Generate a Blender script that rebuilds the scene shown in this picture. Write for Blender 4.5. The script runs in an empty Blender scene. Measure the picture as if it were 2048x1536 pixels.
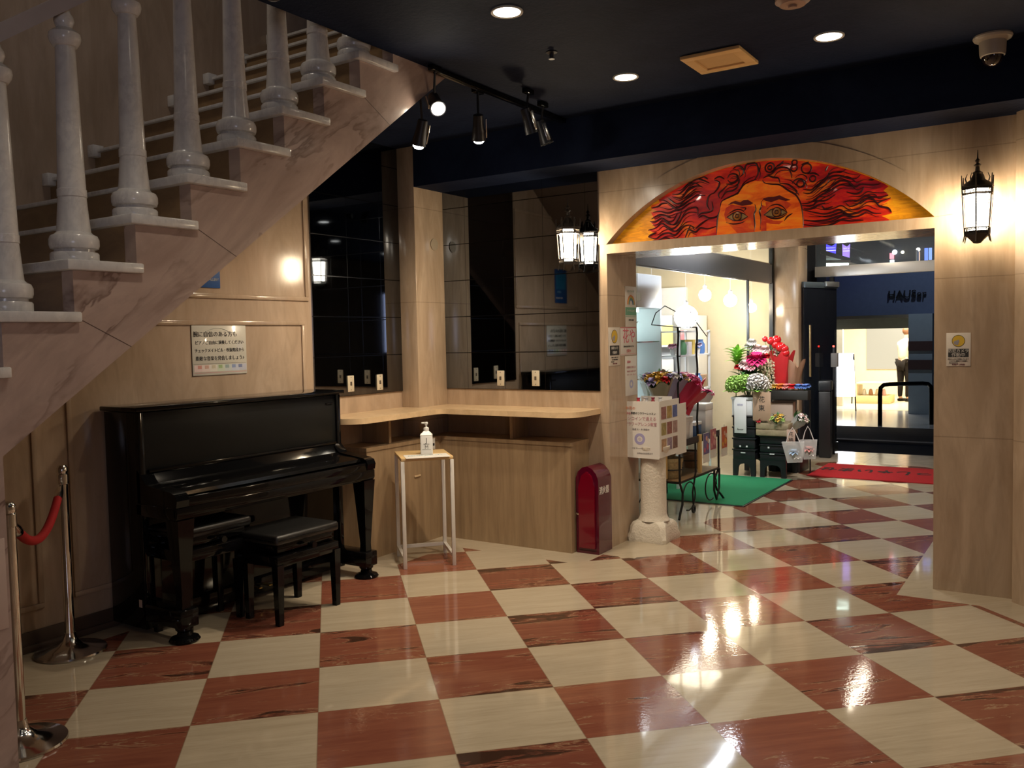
import bpy, bmesh, math, random
from mathutils import Vector, Matrix
random.seed(7)
sc = bpy.context.scene
C = sc.collection
PI = math.pi
# ------------------------------------------------------------------ camera, world, exposure
cam_d = bpy.data.cameras.new('camera'); cam = bpy.data.objects.new('camera', cam_d); C.objects.link(cam)
cam_d.sensor_width = 36; cam_d.lens = 36*1738.5/2048; cam_d.clip_start = .05; cam_d.clip_end = 200
R_ = Vector((.838, .546, -.021)).normalized(); F_ = Vector((-.546, .836, -.053)).normalized()
U_ = R_.cross(F_).normalized(); R_ = F_.cross(U_).normalized()
cam.matrix_world = Matrix(((R_.x, U_.x, -F_.x, 2.607), (R_.y, U_.y, -F_.y, -2.481), (R_.z, U_.z, -F_.z, 1.522), (0, 0, 0, 1)))
sc.camera = cam
w = bpy.data.worlds.new('night'); sc.world = w; w.use_nodes = True
w.node_tree.nodes['Background'].inputs[0].default_value = (.02, .025, .06, 1)
w.node_tree.nodes['Background'].inputs[1].default_value = .25
sc.view_settings.view_transform = 'Standard'; sc.view_settings.look = 'None'
sc.view_settings.exposure = 0; sc.view_settings.gamma = 1
sc.cycles.max_bounces = 7; sc.cycles.diffuse_bounces = 3; sc.cycles.glossy_bounces = 4
sc.cycles.transmission_bounces = 5; sc.cycles.transparent_max_bounces = 8
sc.cycles.caustics_reflective = False; sc.cycles.caustics_refractive = False
sc.cycles.sample_clamp_indirect = 3; sc.cycles.sample_clamp_direct = 0
sc.cycles.use_denoising = True

def lamp(name, kind, loc, power, color, size=.1, aim=None, angle=None, blend=.5):
    d = bpy.data.lights.new(name, kind); d.energy = power; d.color = color
    if kind == 'AREA': d.shape = 'DISK'; d.size = size
    else: d.shadow_soft_size = size
    if kind == 'SPOT': d.spot_size = angle; d.spot_blend = blend
    o = bpy.data.objects.new(name, d); C.objects.link(o); o.location = loc
    if aim is not None:
        o.rotation_euler = (Vector(aim)-Vector(loc)).to_track_quat('-Z', 'Y').to_euler()
    return o
WARM = (1, .74, .46); WHITE = (1, .93, .82); COOL = (.80, .90, 1)
# ceiling downlights (the four in view and the rest of the same grid)
DOWN = [(.44, .86), (.44, 2.08), (1.55, 2.08), (1.55, .86)]
DOWN_BACK = [(2.66, .86), (.44, -.7), (1.55, -.7), (2.9, -.7), (3.6, -2.6)]
for (x, y), pw in zip(DOWN, (28, 85, 40, 14)): lamp('downlight_beam', 'SPOT', (x, y, 2.95), pw, (1, .83, .62), .05, (x, y, 0), 2.2, .8)
for x, y in DOWN_BACK: lamp('downlight_beam', 'SPOT', (x, y, 2.95), 14, (1, .86, .70), .05, (x, y, 0), 2.2, .8)
lamp('stairwell_lamp', 'AREA', (-1.1, -.4, 5.2), 11, (1, .88, .74), .5, (-1.1, -.2, 0))
# track spots
SPOTS = [((-.30, 1.28, 2.79), (1.5, -.2, .9), .8), ((-.60, 1.52, 2.72), (-1.35, 1.75, .8), 1.5), ((-.36, 1.76, 2.76), (-.95, 2.6, .8), 1.6), ((-.13, 1.95, 2.80), (.2, 3, 0), 0), ((-.21, 2.25, 2.80), (.4, 3, 0), 0)]
for p, a, on in SPOTS:
    if on: lamp('track_spot_beam', 'SPOT', Vector(p)+(Vector(a)-Vector(p)).normalized()*.11, 42*on, (1, .82, .60), .03, a, 2.1, .9)
# flower shop and passage lights
lamp('shop_ceiling_light', 'AREA', (-1.6, 5.6, 2.62), 18, (.90, .96, 1), .9, (-1.6, 5.6, 0))
lamp('shop_ceiling_light', 'AREA', (-1.3, 7.4, 2.62), 9, (1, .88, .66), .7, (-1.3, 7.4, 0))
lamp('passage_downlight_beam', 'SPOT', (.55, 4.7, 2.62), 50, (1, .86, .66), .05, (.55, 4.7, 0), 1.8, .6)
lamp('passage_downlight_beam', 'SPOT', (.75, 7.0, 2.62), 50, (1, .86, .66), .05, (.75, 7.0, 0), 1.8, .6)
lamp('street_lamp_glow', 'SPOT', (.5, 13.4, 4.4), 160, (.75, .85, 1), .04, (.3, 13.6, 0), 2.2, .8)

# ------------------------------------------------------------------ node helpers
class NT:
    def __init__(s, name):
        s.m = bpy.data.materials.new(name); s.m.use_nodes = True; s.t = s.m.node_tree
        s.b = s.t.nodes['Principled BSDF']; s.o = s.t.nodes['Material Output']
    def n(s, typ, **kw):
        nd = s.t.nodes.new(typ)
        for k, v in kw.items():
            if k == 'ins':
                for i, val in v.items():
                    if isinstance(val, bpy.types.NodeSocket): s.t.links.new(val, nd.inputs[i])
                    else: nd.inputs[i].default_value = val
            else: setattr(nd, k, v)
        return nd
    def math(s, op, a, b=0, c=0): return s.n('ShaderNodeMath', operation=op, ins={0: a, 1: b, 2: c}).outputs[0]
    def mix(s, f, a, b, mode='MIX'):
        nd = s.n('ShaderNodeMix', data_type='RGBA', blend_type=mode)
        for i, v in ((0, f), (6, a), (7, b)):
            if isinstance(v, bpy.types.NodeSocket): s.t.links.new(v, nd.inputs[i])
            else: nd.inputs[i].default_value = v if i == 0 else (tuple(v)+(1,))[:4]
        return nd.outputs[2]
    def pos(s): return s.n('ShaderNodeTexCoord').outputs['Object']
    def map(s, v, scale=(1, 1, 1), rot=(0, 0, 0)):
        return s.n('ShaderNodeMapping', ins={0: v, 3: scale, 2: rot}).outputs[0]
    def noise(s, v, scale=5, detail=4, rough=.55, dist=0):
        return s.n('ShaderNodeTexNoise', ins={'Vector': v, 'Scale': scale, 'Detail': detail, 'Roughness': rough, 'Distortion': dist}).outputs[0]
    def ramp(s, f, stops):
        r = s.n('ShaderNodeValToRGB', ins={0: f}); e = r.color_ramp.elements
        while len(e) < len(stops): e.new(.5)
        for k, (p, c) in enumerate(stops): e[k].position = p; e[k].color = (tuple(c)+(1,))[:4] if not isinstance(c, (int, float)) else (c, c, c, 1)
        return r.outputs[0]
    def set(s, **kw):
        for k, v in kw.items():
            k = {'color': 'Base Color', 'rough': 'Roughness', 'metal': 'Metallic', 'spec': 'Specular IOR Level', 'coat': 'Coat Weight', 'coatr': 'Coat Roughness', 'trans': 'Transmission Weight', 'emit': 'Emission Color', 'emits': 'Emission Strength', 'normal': 'Normal', 'alpha': 'Alpha', 'ior': 'IOR'}[k]
            if isinstance(v, bpy.types.NodeSocket): s.t.links.new(v, s.b.inputs[k])
            elif isinstance(v, tuple): s.b.inputs[k].default_value = (v+(1,))[:4]
            else: s.b.inputs[k].default_value = v
        return s.m
    def bump(s, h, strength=.1, dist=.01): return s.n('ShaderNodeBump', ins={'Height': h, 'Strength': strength, 'Distance': dist}).outputs[0]
_mc = {}
def M(color, rough=.5, metal=0, var=.06, coat=0, scale=12, **kw):
    key = (color, rough, metal, coat, var, tuple(kw.items()))
    if key in _mc: return _mc[key]
    t = NT('surface'); n = t.noise(t.pos(), scale, 3)
    c = t.mix(t.math('MULTIPLY', n, 1), tuple(x*(1-var*1.6) for x in color), tuple(min(1, x*(1+var)) for x in color))
    _mc[key] = t.set(color=c, rough=rough, metal=metal, coat=coat, **kw); return _mc[key]
def EM(color, strength):
    t = NT('glow'); return t.set(color=(0., 0., 0.), emit=color, emits=strength)
def marble(name, c1, c2, scale, rough=.2, dark=None, joints=(), dist=1.5, vjoints=(), coat=0, rot=0, vein=.8):
    t = NT(name); p0 = p = t.pos()
    if rot: p = t.map(p, rot=(rot, 0, 0))
    v = t.map(p, scale)
    n = t.noise(v, 1, 8, .6, dist); n2 = t.noise(t.map(p, tuple(q*3.3 for q in scale)), 1, 5, .6, 1)
    f = t.ramp(n, [(.3, 0), (.7, 1)]); c = t.mix(f, c1, c2)
    c = t.mix(t.math('MULTIPLY', t.ramp(n2, [(.5, 0), (.78, 1)]), .5), c, tuple(q*.62 for q in c1))
    if dark:
        vn = t.ramp(t.noise(t.map(p, tuple(q*.8 for q in scale)), 1, 5, .62, .5), [(.455, 0), (.495, .7), (.505, 1), (.52, 0)])
        vw = t.ramp(t.noise(p, 2.2, 3), [(.4, 0), (.65, 1)])
        c = t.mix(t.math('MULTIPLY', t.math('MULTIPLY', vn, vw), vein), c, dark)
    sep = t.n('ShaderNodeSeparateXYZ', ins={0: p0})
    for ax, lst in ((2, joints), (0, vjoints[0] if vjoints else ()), (1, vjoints[1] if vjoints else ())):
        for z in lst:
            m = t.math('LESS_THAN', t.math('ABSOLUTE', t.math('SUBTRACT', sep.outputs[ax], z)), .0028)
            c = t.mix(t.math('MULTIPLY', m, .4), c, tuple(q*.4 for q in c2))
    return t.set(color=c, rough=rough, coat=coat, coatr=.06)

# ------------------------------------------------------------------ materials
m_wall = marble('beige_marble', (.52, .40, .29), (.36, .26, .175), (6, 6, 1.1), .17, joints=(.9, 1.81, 2.53))
m_wall_l = marble('beige_marble_left', (.54, .41, .30), (.40, .29, .20), (4, 4, 1.1), .13)
m_counter = marble('vein_cut_marble', (.40, .285, .17), (.25, .17, .10), (16, 16, 1.3), .28, dist=.6)
m_worktop = marble('worktop_marble', (.78, .58, .36), (.64, .46, .27), (5, 5, 5), .22)
m_dark_recess = marble('recess_marble', (.40, .27, .17), (.33, .22, .14), (6, 6, 1), .4)
m_string = marble('pink_marble', (.58, .44, .37), (.38, .27, .225), (1.2, 1.3, 4.2), .20, dark=(.13, .07, .055), dist=1.6, rot=-.68)
m_white = marble('white_marble', (.80, .77, .72), (.62, .60, .58), (7, 7, 5), .2, dark=(.30, .28, .30), dist=2, vein=.4)
m_riser = marble('riser_marble', (.33, .21, .10), (.20, .12, .06), (3, 3, 9), .3)
t = NT('checker_marble_floor'); p = t.pos(); s = t.n('ShaderNodeSeparateXYZ', ins={0: p}); X, Y = s.outputs[0], s.outputs[1]
u = t.math('MULTIPLY', t.math('ADD', X, Y), 1.41421356); v = t.math('MULTIPLY', t.math('SUBTRACT', Y, X), 1.41421356)
fu, fv = t.math('FLOOR', u), t.math('FLOOR', v)
chk = t.math('ABSOLUTE', t.math('MODULO', t.math('ADD', fu, fv), 2))
AND = lambda a, b: t.math('MULTIPLY', a, b)
GT = lambda a, b: t.math('GREATER_THAN', a, b)
LT = lambda a, b: t.math('LESS_THAN', a, b)
m1 = AND(GT(Y, 2.56), LT(X, -.16)); m2 = AND(GT(Y, 2.87), LT(X, .08)); m2 = AND(m2, LT(Y, 8)); m3 = AND(GT(X, 1.743), GT(Y, 2.84))
m4 = AND(GT(u, 7.08), LT(Y, 2.9)); m5 = LT(X, -1.63); m6 = AND(LT(X, -1.25), GT(Y, 1.72))
bd = m1
for q in (m2, m3, m4, m5, m6): bd = t.math('MAXIMUM', bd, q)
brown = AND(chk, t.math('SUBTRACT', 1, bd))
cmb = t.n('ShaderNodeCombineXYZ', ins={0: u, 1: v, 2: t.math('ADD', t.math('MULTIPLY', fu, 3.7), t.math('MULTIPLY', fv, 1.9))}).outputs[0]
rnd = t.n('ShaderNodeTexWhiteNoise', ins={'Vector': t.n('ShaderNodeCombineXYZ', ins={0: fu, 1: fv}).outputs[0]}).outputs[0]
st = t.noise(t.map(cmb, (.55, 5.5, 1)), 1.6, 7, .65, .7)
st2 = t.noise(t.map(cmb, (.9, 14, 1)), 1.4, 5, .6, .4)
cream = t.mix(t.ramp(st, [(.3, 0), (.7, 1)]), (.55, .465, .34), (.45, .375, .265))
cream = t.mix(t.math('MULTIPLY', rnd, .35), cream, (.45, .41, .335))
cream = t.mix(t.math('MULTIPLY', t.ramp(t.noise(t.map(cmb, (1.5, 30, 1)), 1.5, 5, .7, .3), [(.5, 0), (.75, 1)]), .45), cream, (.33, .27, .18))
cream = t.mix(t.math('MULTIPLY', t.ramp(st2, [(.62, 0), (.75, 1)]), .35), cream, (.30, .235, .15))
br = t.mix(t.ramp(st, [(.3, 0), (.7, 1)]), (.31, .115, .068), (.22, .072, .046))
br = t.mix(t.math('MULTIPLY', rnd, .5), br, (.15, .042, .028))
br = t.mix(t.math('MULTIPLY', t.ramp(st2, [(.55, 0), (.7, 1)]), .5), br, (.34, .13, .075))
pat = t.noise(t.map(cmb, (.5, 2.6, 1)), 1.5, 6, .62, 1.2)
fvv = t.math('FRACT', v); edg = t.math('POWER', t.math('ABSOLUTE', t.math('SUBTRACT', fvv, .5)), 2)
pat = t.math('ADD', t.math('SUBTRACT', pat, .04), t.math('MULTIPLY', edg, t.math('MULTIPLY', rnd, .75)))
br = t.mix(t.math('MULTIPLY', t.ramp(pat, [(.575, 0), (.64, 1)]), .85), br, (.03, .02, .014))
br = t.mix(t.math('MULTIPLY', t.ramp(pat, [(.553, 0), (.565, 1), (.577, 0)]), .8), br, (.40, .28, .17))
col = t.mix(brown, cream, br)
gu = t.math('ABSOLUTE', t.math('SUBTRACT', t.math('FRACT', t.math('ADD', u, .5)), .5)); gv = t.math('ABSOLUTE', t.math('SUBTRACT', t.math('FRACT', t.math('ADD', v, .5)), .5))
grout = AND(LT(t.math('MINIMUM', gu, gv), .0045), t.math('SUBTRACT', 1, bd))
col = t.mix(t.math('MULTIPLY', grout, .55), col, (.2, .13, .08))
rgh = t.math('ADD', .02, t.math('MULTIPLY', t.noise(p, 3, 4), .085))
wav = t.noise(p, 2.6, 2); hb = t.math('ADD', wav, t.math('MULTIPLY', t.ramp(pat, [(.58, 1), (.68, 0)]), AND(brown, t.math('MULTIPLY', t.noise(p, 60, 3), .35))))
m_floor = t.set(color=col, rough=rgh, normal=t.bump(hb, .08, .01), ior=1.68)
t = NT('dark_navy_plaster'); p = t.pos()
c = t.mix(t.ramp(t.noise(p, 1.6, 7, .7, .6), [(.42, 0), (.72, 1)]), (.0045, .009, .028), (.012, .020, .048))
m_ceil = t.set(color=c, rough=.75, spec=.12, normal=t.bump(t.noise(p, 40, 5), .25, .01))
def tinted_mirror(name, ox, oy, cc=(.17, .18, .195), tile=.2833, z0=1.13):
    t = NT(name); s = t.n('ShaderNodeSeparateXYZ', ins={0: t.pos()})
    h = t.math('ADD', t.math('MULTIPLY', s.outputs[0], ox), t.math('MULTIPLY', s.outputs[1], oy))
    fz = t.math('ABSOLUTE', t.math('SUBTRACT', t.math('FRACT', t.math('ADD', t.math('DIVIDE', t.math('SUBTRACT', s.outputs[2], z0), tile), .5)), .5))
    fh = t.math('ABSOLUTE', t.math('SUBTRACT', t.math('FRACT', t.math('ADD', t.math('DIVIDE', h, tile*1.25), .5)), .5))
    j = t.math('MAXIMUM', t.math('LESS_THAN', fz, .011), t.math('MULTIPLY', t.math('LESS_THAN', fh, .006), .6))
    c = t.mix(j, cc, (.03, .03, .032))
    return t.set(color=c, rough=t.math('ADD', .03, t.math('MULTIPLY', j, .2)), metal=1.)
m_mirror_far = tinted_mirror('black_mirror_tiles', 1, 0, (.22, .25, .295)); m_mirror_left = tinted_mirror('black_mirror_tiles_side', 0, 1)
m_black = M((.004, .004, .0045), .07, coat=.1, var=.1, spec=.22); m_black_panel = M((.013, .0135, .013), .35, coat=.0, var=.1, spec=.15)
m_blackplastic = M((.012, .013, .017), .42); m_iron = M((.02, .018, .017), .5, .6)
m_paper = M((.72, .70, .66), .6, var=.02); m_white_plastic = M((.82, .82, .80), .35, var=.02)
m_ink = M((.03, .03, .03), .7); m_redink = M((.55, .05, .05), .7); m_pinkink = M((.70, .16, .22), .7)
m_steel = M((.62, .62, .62), .22, 1.); m_chrome = M((.75, .74, .72), .12, 1.)
m_darkbronze = M((.05, .042, .035), .45, .7)
m_wood = M((.62, .40, .17), .4); m_green = None
# ------------------------------------------------------------------ geometry helpers
class MB:
    def __init__(s): s.bm = bmesh.new(); s.smooth = False
    def _xf(s, vs, m):
        if m is not None: bmesh.ops.transform(s.bm, matrix=m, verts=vs)
    def bx(s, x0, x1, y0, y1, z0, z1, bev=0, m=None, seg=2):
        r = bmesh.ops.create_cube(s.bm, size=1); vs = r['verts']
        for v in vs: v.co = Vector(((x0+x1)/2+v.co.x*(x1-x0), (y0+y1)/2+v.co.y*(y1-y0), (z0+z1)/2+v.co.z*(z1-z0)))
        if bev:
            es = list({e for v in vs for e in v.link_edges})
            r = bmesh.ops.bevel(s.bm, geom=es, offset=bev, segments=seg, affect='EDGES', profile=.5)
            vs = list({v for f in r['faces'] for v in f.verts} | {v for v in vs if v.is_valid})
            todo = set(vs); 
            for f in r['faces']:
                for v in f.verts: todo.add(v)
            vs = list(todo)
        s._xf(vs, m); return s
    def lathe(s, prof, seg=24, c=(0, 0, 0), m=None, cap=True, ruffle=None):
        rings = []
        for i, (r, z) in enumerate(prof):
            ring = []
            for k in range(seg):
                a = 2*PI*k/seg; rr = r; zz = z
                if ruffle and i >= len(prof)-ruffle[0]: rr = r*(1+ruffle[1]*math.sin(a*ruffle[2])); zz = z+ruffle[3]*math.sin(a*ruffle[2]+1)
                ring.append(s.bm.verts.new((c[0]+rr*math.cos(a), c[1]+rr*math.sin(a), c[2]+zz)))
            rings.append(ring)
        for a, b in zip(rings, rings[1:]):
            for k in range(seg):
                f = s.bm.faces.new((a[k], a[(k+1) % seg], b[(k+1) % seg], b[k])); f.smooth = True
        if cap:
            if prof[0][0] > 1e-5: s.bm.faces.new(rings[0][::-1])
            if prof[-1][0] > 1e-5: s.bm.faces.new(rings[-1])
        s._xf([v for r in rings for v in r], m); return s
    def cyl(s, a, b, r, r2=None, seg=14):
        a, b = Vector(a), Vector(b); d = b-a
        q = d.to_track_quat('Z', 'Y').to_matrix().to_4x4()
        return s.lathe([(r, 0), (r if r2 is None else r2, d.length)], seg, m=Matrix.Translation(a) @ q)
    def sph(s, c, r, seg=14, sc_=(1, 1, 1), m=None):
        n = max(5, seg//2)
        prof = [(max(1e-4, r*math.sin(PI*i/n)), -r*math.cos(PI*i/n)) for i in range(n+1)]
        mm = Matrix.Translation(c) @ Matrix.Diagonal((*sc_, 1))
        if m is not None: mm = m @ mm
        return s.lathe(prof, seg, m=mm)
    def tube(s, pts, r, seg=8, closed=False, taper=None):
        pts = [Vector(p) for p in pts]; n = len(pts); rings = []
        up = None
        for i, p in enumerate(pts):
            d = (pts[(i+1) % n]-pts[i-1]) if closed else (pts[min(i+1, n-1)]-pts[max(i-1, 0)])
            d.normalize()
            if up is None: up = d.orthogonal().normalized()
            up = (up-d*up.dot(d)); up = up.normalized() if up.length > 1e-5 else d.orthogonal().normalized()
            sd = d.cross(up); rr = r*(taper(i/(n-1)) if taper else 1)
            rings.append([s.bm.verts.new(p+(up*math.cos(2*PI*k/seg)+sd*math.sin(2*PI*k/seg))*rr) for k in range(seg)])
        prs = list(zip(rings, rings[1:]+rings[:1])) if closed else list(zip(rings, rings[1:]))
        for a, b in prs:
            for k in range(seg):
                f = s.bm.faces.new((a[k], a[(k+1) % seg], b[(k+1) % seg], b[k])); f.smooth = True
        if not closed:
            s.bm.faces.new(rings[0][::-1]); s.bm.faces.new(rings[-1])
        return s
    def prism(s, poly, lo, hi, ax='y', m=None):
        # poly in (x,z) for ax y, (y,z) for ax x, (x,y) for ax z
        def P(a, b, h): return {'y': (a, h, b), 'x': (h, a, b), 'z': (a, b, h)}[ax]
        A = [s.bm.verts.new(P(a, b, lo)) for a, b in poly]; B = [s.bm.verts.new(P(a, b, hi)) for a, b in poly]
        n = len(poly); s.bm.faces.new(A); s.bm.faces.new(B[::-1])
        for k in range(n): s.bm.faces.new((A[k], B[k], B[(k+1) % n], A[(k+1) % n]))
        s._xf(A+B, m); return s
    def leaf(s, base, tip, w, bend=.15, n=6, th=None):
        base, tip = Vector(base), Vector(tip); d = tip-base; sd = d.cross(Vector((0, 0, 1)))
        sd = sd.normalized() if sd.length > 1e-4 else Vector((1, 0, 0)); nm = sd.cross(d).normalized(); rows = []
        for i in range(n+1):
            q = i/n; ww = w*math.sin(PI*(.08+.92*q)**.8)*.5 if i < n else .0004
            c = base+d*q+nm*(bend*d.length*math.sin(PI*q))
            rows.append([s.bm.verts.new(c-sd*ww+nm*ww*.35), s.bm.verts.new(c), s.bm.verts.new(c+sd*ww+nm*ww*.35)])
        for a, b in zip(rows, rows[1:]):
            for k in (0, 1):
                f = s.bm.faces.new((a[k], a[k+1], b[k+1], b[k])); f.smooth = True
        return s
    def bloom(s, c, r, n=5, layers=3, up=(0, -.4, 1)):
        c = Vector(c); q = Vector(up).to_track_quat('Z', 'Y').to_matrix()
        for L in range(layers):
            k = n+L*2; tilt = .25+.75*L/max(1, layers-1); rr = r*(.45+.55*L/max(1, layers-1))
            for i in range(k):
                a = 2*PI*i/k+L*.6+random.uniform(-.12, .12)
                tip = q @ Vector((math.cos(a)*rr*tilt, math.sin(a)*rr*tilt, rr*(1.15-tilt)+random.uniform(-.1, .1)*r))
                s.leaf(c, c+tip, rr*1.05, .22, 4)
        return s
    def build(s, name, mat, parent=None, loc=None, sharp=.6, **props):
        bmesh.ops.recalc_face_normals(s.bm, faces=s.bm.faces)
        me = bpy.data.meshes.new(name); s.bm.to_mesh(me); s.bm.free()
        if mat: me.materials.append(mat)
        for pl in me.polygons: pl.use_smooth = True
        me.set_sharp_from_angle(angle=sharp)
        o = bpy.data.objects.new(name, me); C.objects.link(o)
        if parent: o.parent = parent
        if loc: o.location = loc
        for k, v in props.items(): o[k] = v
        return o
def thing(name, label, cat, loc=(0, 0, 0), rz=0, group=None):
    o = bpy.data.objects.new(name, None); C.objects.link(o); o.empty_display_size = .1
    o.location = loc; o.rotation_euler = (0, 0, rz); o['label'] = label; o['category'] = cat
    if group: o['group'] = group
    return o
def tag(o, label, cat, group=None, kind=None):
    if label: o['label'] = label; o['category'] = cat
    if group: o['group'] = group
    if kind: o['kind'] = kind
    return o
def struct(name, mb, mat, label=None):
    o = mb.build(name, mat); o['kind'] = 'structure'
    if label: o['label'] = label
    return o
def copy_tree(o, parent=None, **kw):
    c = o.copy(); C.objects.link(c)
    if parent: c.parent = parent
    for ch in list(o.children): copy_tree(ch, c)
    return c
def text(name, body, size, mat, parent, o=(0, 0, 0), xd=(1, 0, 0), up=(0, 0, 1), align='CENTER', ext=.0006, wide=1, bold=0):
    cu = bpy.data.curves.new(name, 'FONT'); cu.body = body; cu.size = size; cu.align_x = align; cu.align_y = 'CENTER'; cu.extrude = ext; cu.offset = bold
    cu.resolution_u = 2
    ob = bpy.data.objects.new(name, cu); C.objects.link(ob); bpy.context.view_layer.update()
    me = bpy.data.meshes.new_from_object(ob.evaluated_get(bpy.context.evaluated_depsgraph_get()))
    bpy.data.objects.remove(ob); bpy.data.curves.remove(cu)
    xd, up = Vector(xd).normalized(), Vector(up).normalized(); nn = xd.cross(up)
    me.transform(Matrix(((xd.x*wide, up.x, nn.x, o[0]), (xd.y*wide, up.y, nn.y, o[1]), (xd.z*wide, up.z, nn.z, o[2]), (0, 0, 0, 1))))
    me.materials.clear(); me.materials.append(mat)
    r = bpy.data.objects.new(name, me); C.objects.link(r); r.parent = parent
    return r
def sign(name, label, cat, loc, rz, w, h, mat, texts=(), rects=(), th=.003, group=None):
    # local x = reading direction, local z = up, faces local -y ; loc = middle of the bottom edge
    t = thing(name, label, cat, loc, rz, group)
    MB().bx(-w/2, w/2, -th, 0, 0, h, .0008).build('board', mat, t)
    for (x0, x1, z0, z1, mt, nm, d) in rects: MB().bx(x0, x1, -th-.0006-d, -th+.0005, z0, z1).build(nm, mt, t)
    for (body, size, x, z, mt, al, wd) in texts: text('lettering', body, size, mt, t, (x, -th-.0016, z), align=al, wide=wd)
    return t

# ------------------------------------------------------------------ setting
XL, YF, HC = -1.80, 3.06, 2.985
struct('floor', MB().bx(-4.6, 7.5, -8, 8.0, -.12, 0), m_floor)
m_thres = marble('threshold_stone', (.50, .44, .36), (.40, .35, .28), (3, 3, 3), .16, vjoints=((.55, 1.35), ()))
struct('trim_1', MB().bx(-4.6, 3.2, 8.0, 8.95, -.12, 0.001), m_thres, 'pale stone threshold strip before the entrance doors')
# ceiling: slab with the stairwell left open (x < -0.35, y < 1.45)
cb = MB(); cb.bx(-.35, 7.5, -8, 3.6, HC, HC+.16); cb.bx(-1.95, -.35, 1.46, 3.6, HC, HC+.16)
struct('ceiling', cb, m_ceil)
struct('trim_2', MB().bx(-1.63, 4.6, 2.70, YF, 2.68, HC+.01), m_ceil, 'dark dropped beam in front of the arch wall')
struct('ceiling_1', MB().bx(-.45, 2.4, 3.54, 8.95, 2.70, 2.8), M((.05, .045, .04), .6))
# left wall with raised panel mouldings
wl = MB(); wl.bx(XL-.16, XL, -8, YF+.48, 0, 5.4); struct('wall_left', wl, m_wall_l)
pm = MB()
def frame(y0, y1, z0, z1, w_=.028, d=.012):
    for a, b, c, e in ((y0, y1, z1-w_, z1), (y0, y1, z0, z0+w_), (y0, y0+w_, z0+w_, z1-w_), (y1-w_, y1, z0+w_, z1-w_)): pm.bx(XL, XL+d, a, b, c, e, .004)
frame(.02, 1.70, .21, 1.665); frame(-.86, -.14, .2, 1.665); frame(.55, 1.745, 1.80, 2.72)
struct('trim_3', pm, m_wall_l, 'raised marble panel mouldings on the left wall')
struct('baseboard_left', MB().bx(XL, XL+.022, -6, 1.9, 0, .10, .006).bx(XL, XL+.035, -6, 1.9, 0, .035, .006), M((.09, .06, .045), .35))
struct('wall_near', MB().bx(-1.96, 7.5, -8.1, -8, 0, HC), M((.16, .11, .08), .4))
# far wall with the arched recess and the opening below it
R0, CX, ZS, ZC = 1.432, .857, 2.165, 2.62
zc0 = ZC-R0
def arc(R, x0, x1, n=40): return [(x0+(x1-x0)*i/n, zc0+math.sqrt(max(0, R*R-(x0+(x1-x0)*i/n-CX)**2))) for i in range(n+1)]
wf = MB()
wf.bx(-1.95, -.191, YF, YF+.48, 0, 2.99); wf.bx(1.905, 2.33, YF, YF+.48, 0, 2.99); wf.bx(-.191, 1.905, YF, YF+.48, 2.10, ZS)
wf.prism([(-.191, 2.99)]+arc(R0, -.191, 1.905)+[(1.905, 2.99)], YF, YF+.48)
struct('wall_far', wf, m_wall)
ring = MB(); a1 = [p for p in arc(R0+.105, CX-1.18, CX+1.18, 60) if p[1] > ZS-.001]; a0 = arc(R0, -.191, 1.905, 60)
ring.prism(a1+a0[::-1], YF-.007, YF+.01); struct('trim_4', ring, m_wall, 'flat marble band around the arch')
# wall turning toward the viewer on the right
ang = MB(); ang.prism([(2.31, 3.0), (2.33, 3.54), (5.4, 1.0), (4.9, .42)], 0, 2.99, 'z'); struct('wall_right', ang, m_wall)
struct('wall_right_2', MB().bx(4.88, 5.05, -8, .46, 0, 2.99), m_wall)
# pier in the corner
struct('pillar_corner', MB().bx(XL, -1.63, 2.70, YF, 0, HC, .003), m_wall)
tag(MB().lathe([(0.0001, 0), (.042, 0), (.045, .003), (.045, .006)], 28, m=Matrix.Translation((-1.6295, 2.93, 2.263)) @ Matrix.Rotation(PI/2, 4, 'Y')).build('cover_plate', M((.36, .30, .22), .5)), 'round beige cover plate on the corner pillar', 'cover plate')
# black mirror glass in the two bays
struct('window_1', MB().bx(-1.629, -.255, YF-.010, YF-.001, 1.13, 2.68), m_mirror_far)
struct('window_2', MB().bx(XL+.001, XL+.012, 1.775, 2.699, 1.13, 2.984), m_mirror_left)
# end wall below the stair at the left edge of the view is part of the stringer
# passage behind the arch
struct('wall_passage_right', MB().bx(1.95, 2.1, YF+.48, 9.0, 0, 2.75), m_wall)
struct('pillar_shop', MB().bx(-.49, -.2, 8.1, 8.5, 0, 2.72, .006), m_wall)
struct('trim_5', MB().bx(-.545, -.5, YF+.48, 8.1, 2.115, 2.335), M((.10, .10, .11), .3))
struct('trim_6', MB().bx(-.54, -.495, 8.055, 8.099, 0, 2.72).bx(-.53, -.505, 7.17, 7.195, 0, 2.115), M((.02, .02, .02), .3, .5))
struct('trim_7', MB().bx(-.53, -.512, 3.56, 8.05, 2.337, 2.349).bx(-.53, -.512, 3.56, 8.05, 2.104, 2.113), m_steel)
t = NT('clear_glass'); m_glass = t.set(color=(.95, 1., .98), rough=0., trans=1., ior=1.01, alpha=.25)
struct('window_3', MB().bx(-.526, -.520, 7.2, 8.05, .02, 2.10).bx(-.526, -.520, 3.56, 8.05, 2.35, 2.70), m_glass)
m_shopwall = M((.55, .48, .34), .6, var=.05); m_shopwhite = M((.80, .80, .78), .5, var=.03)
sw = MB(); sw.bx(-4.6, -4.5, YF+.48, 8.6, 0, 2.8); sw.bx(-4.5, -.5, 8.12, 8.3, 0, 2.8); sw.bx(-4.5, -.55, YF+.44, YF+.52, 0, 2.8)
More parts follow.
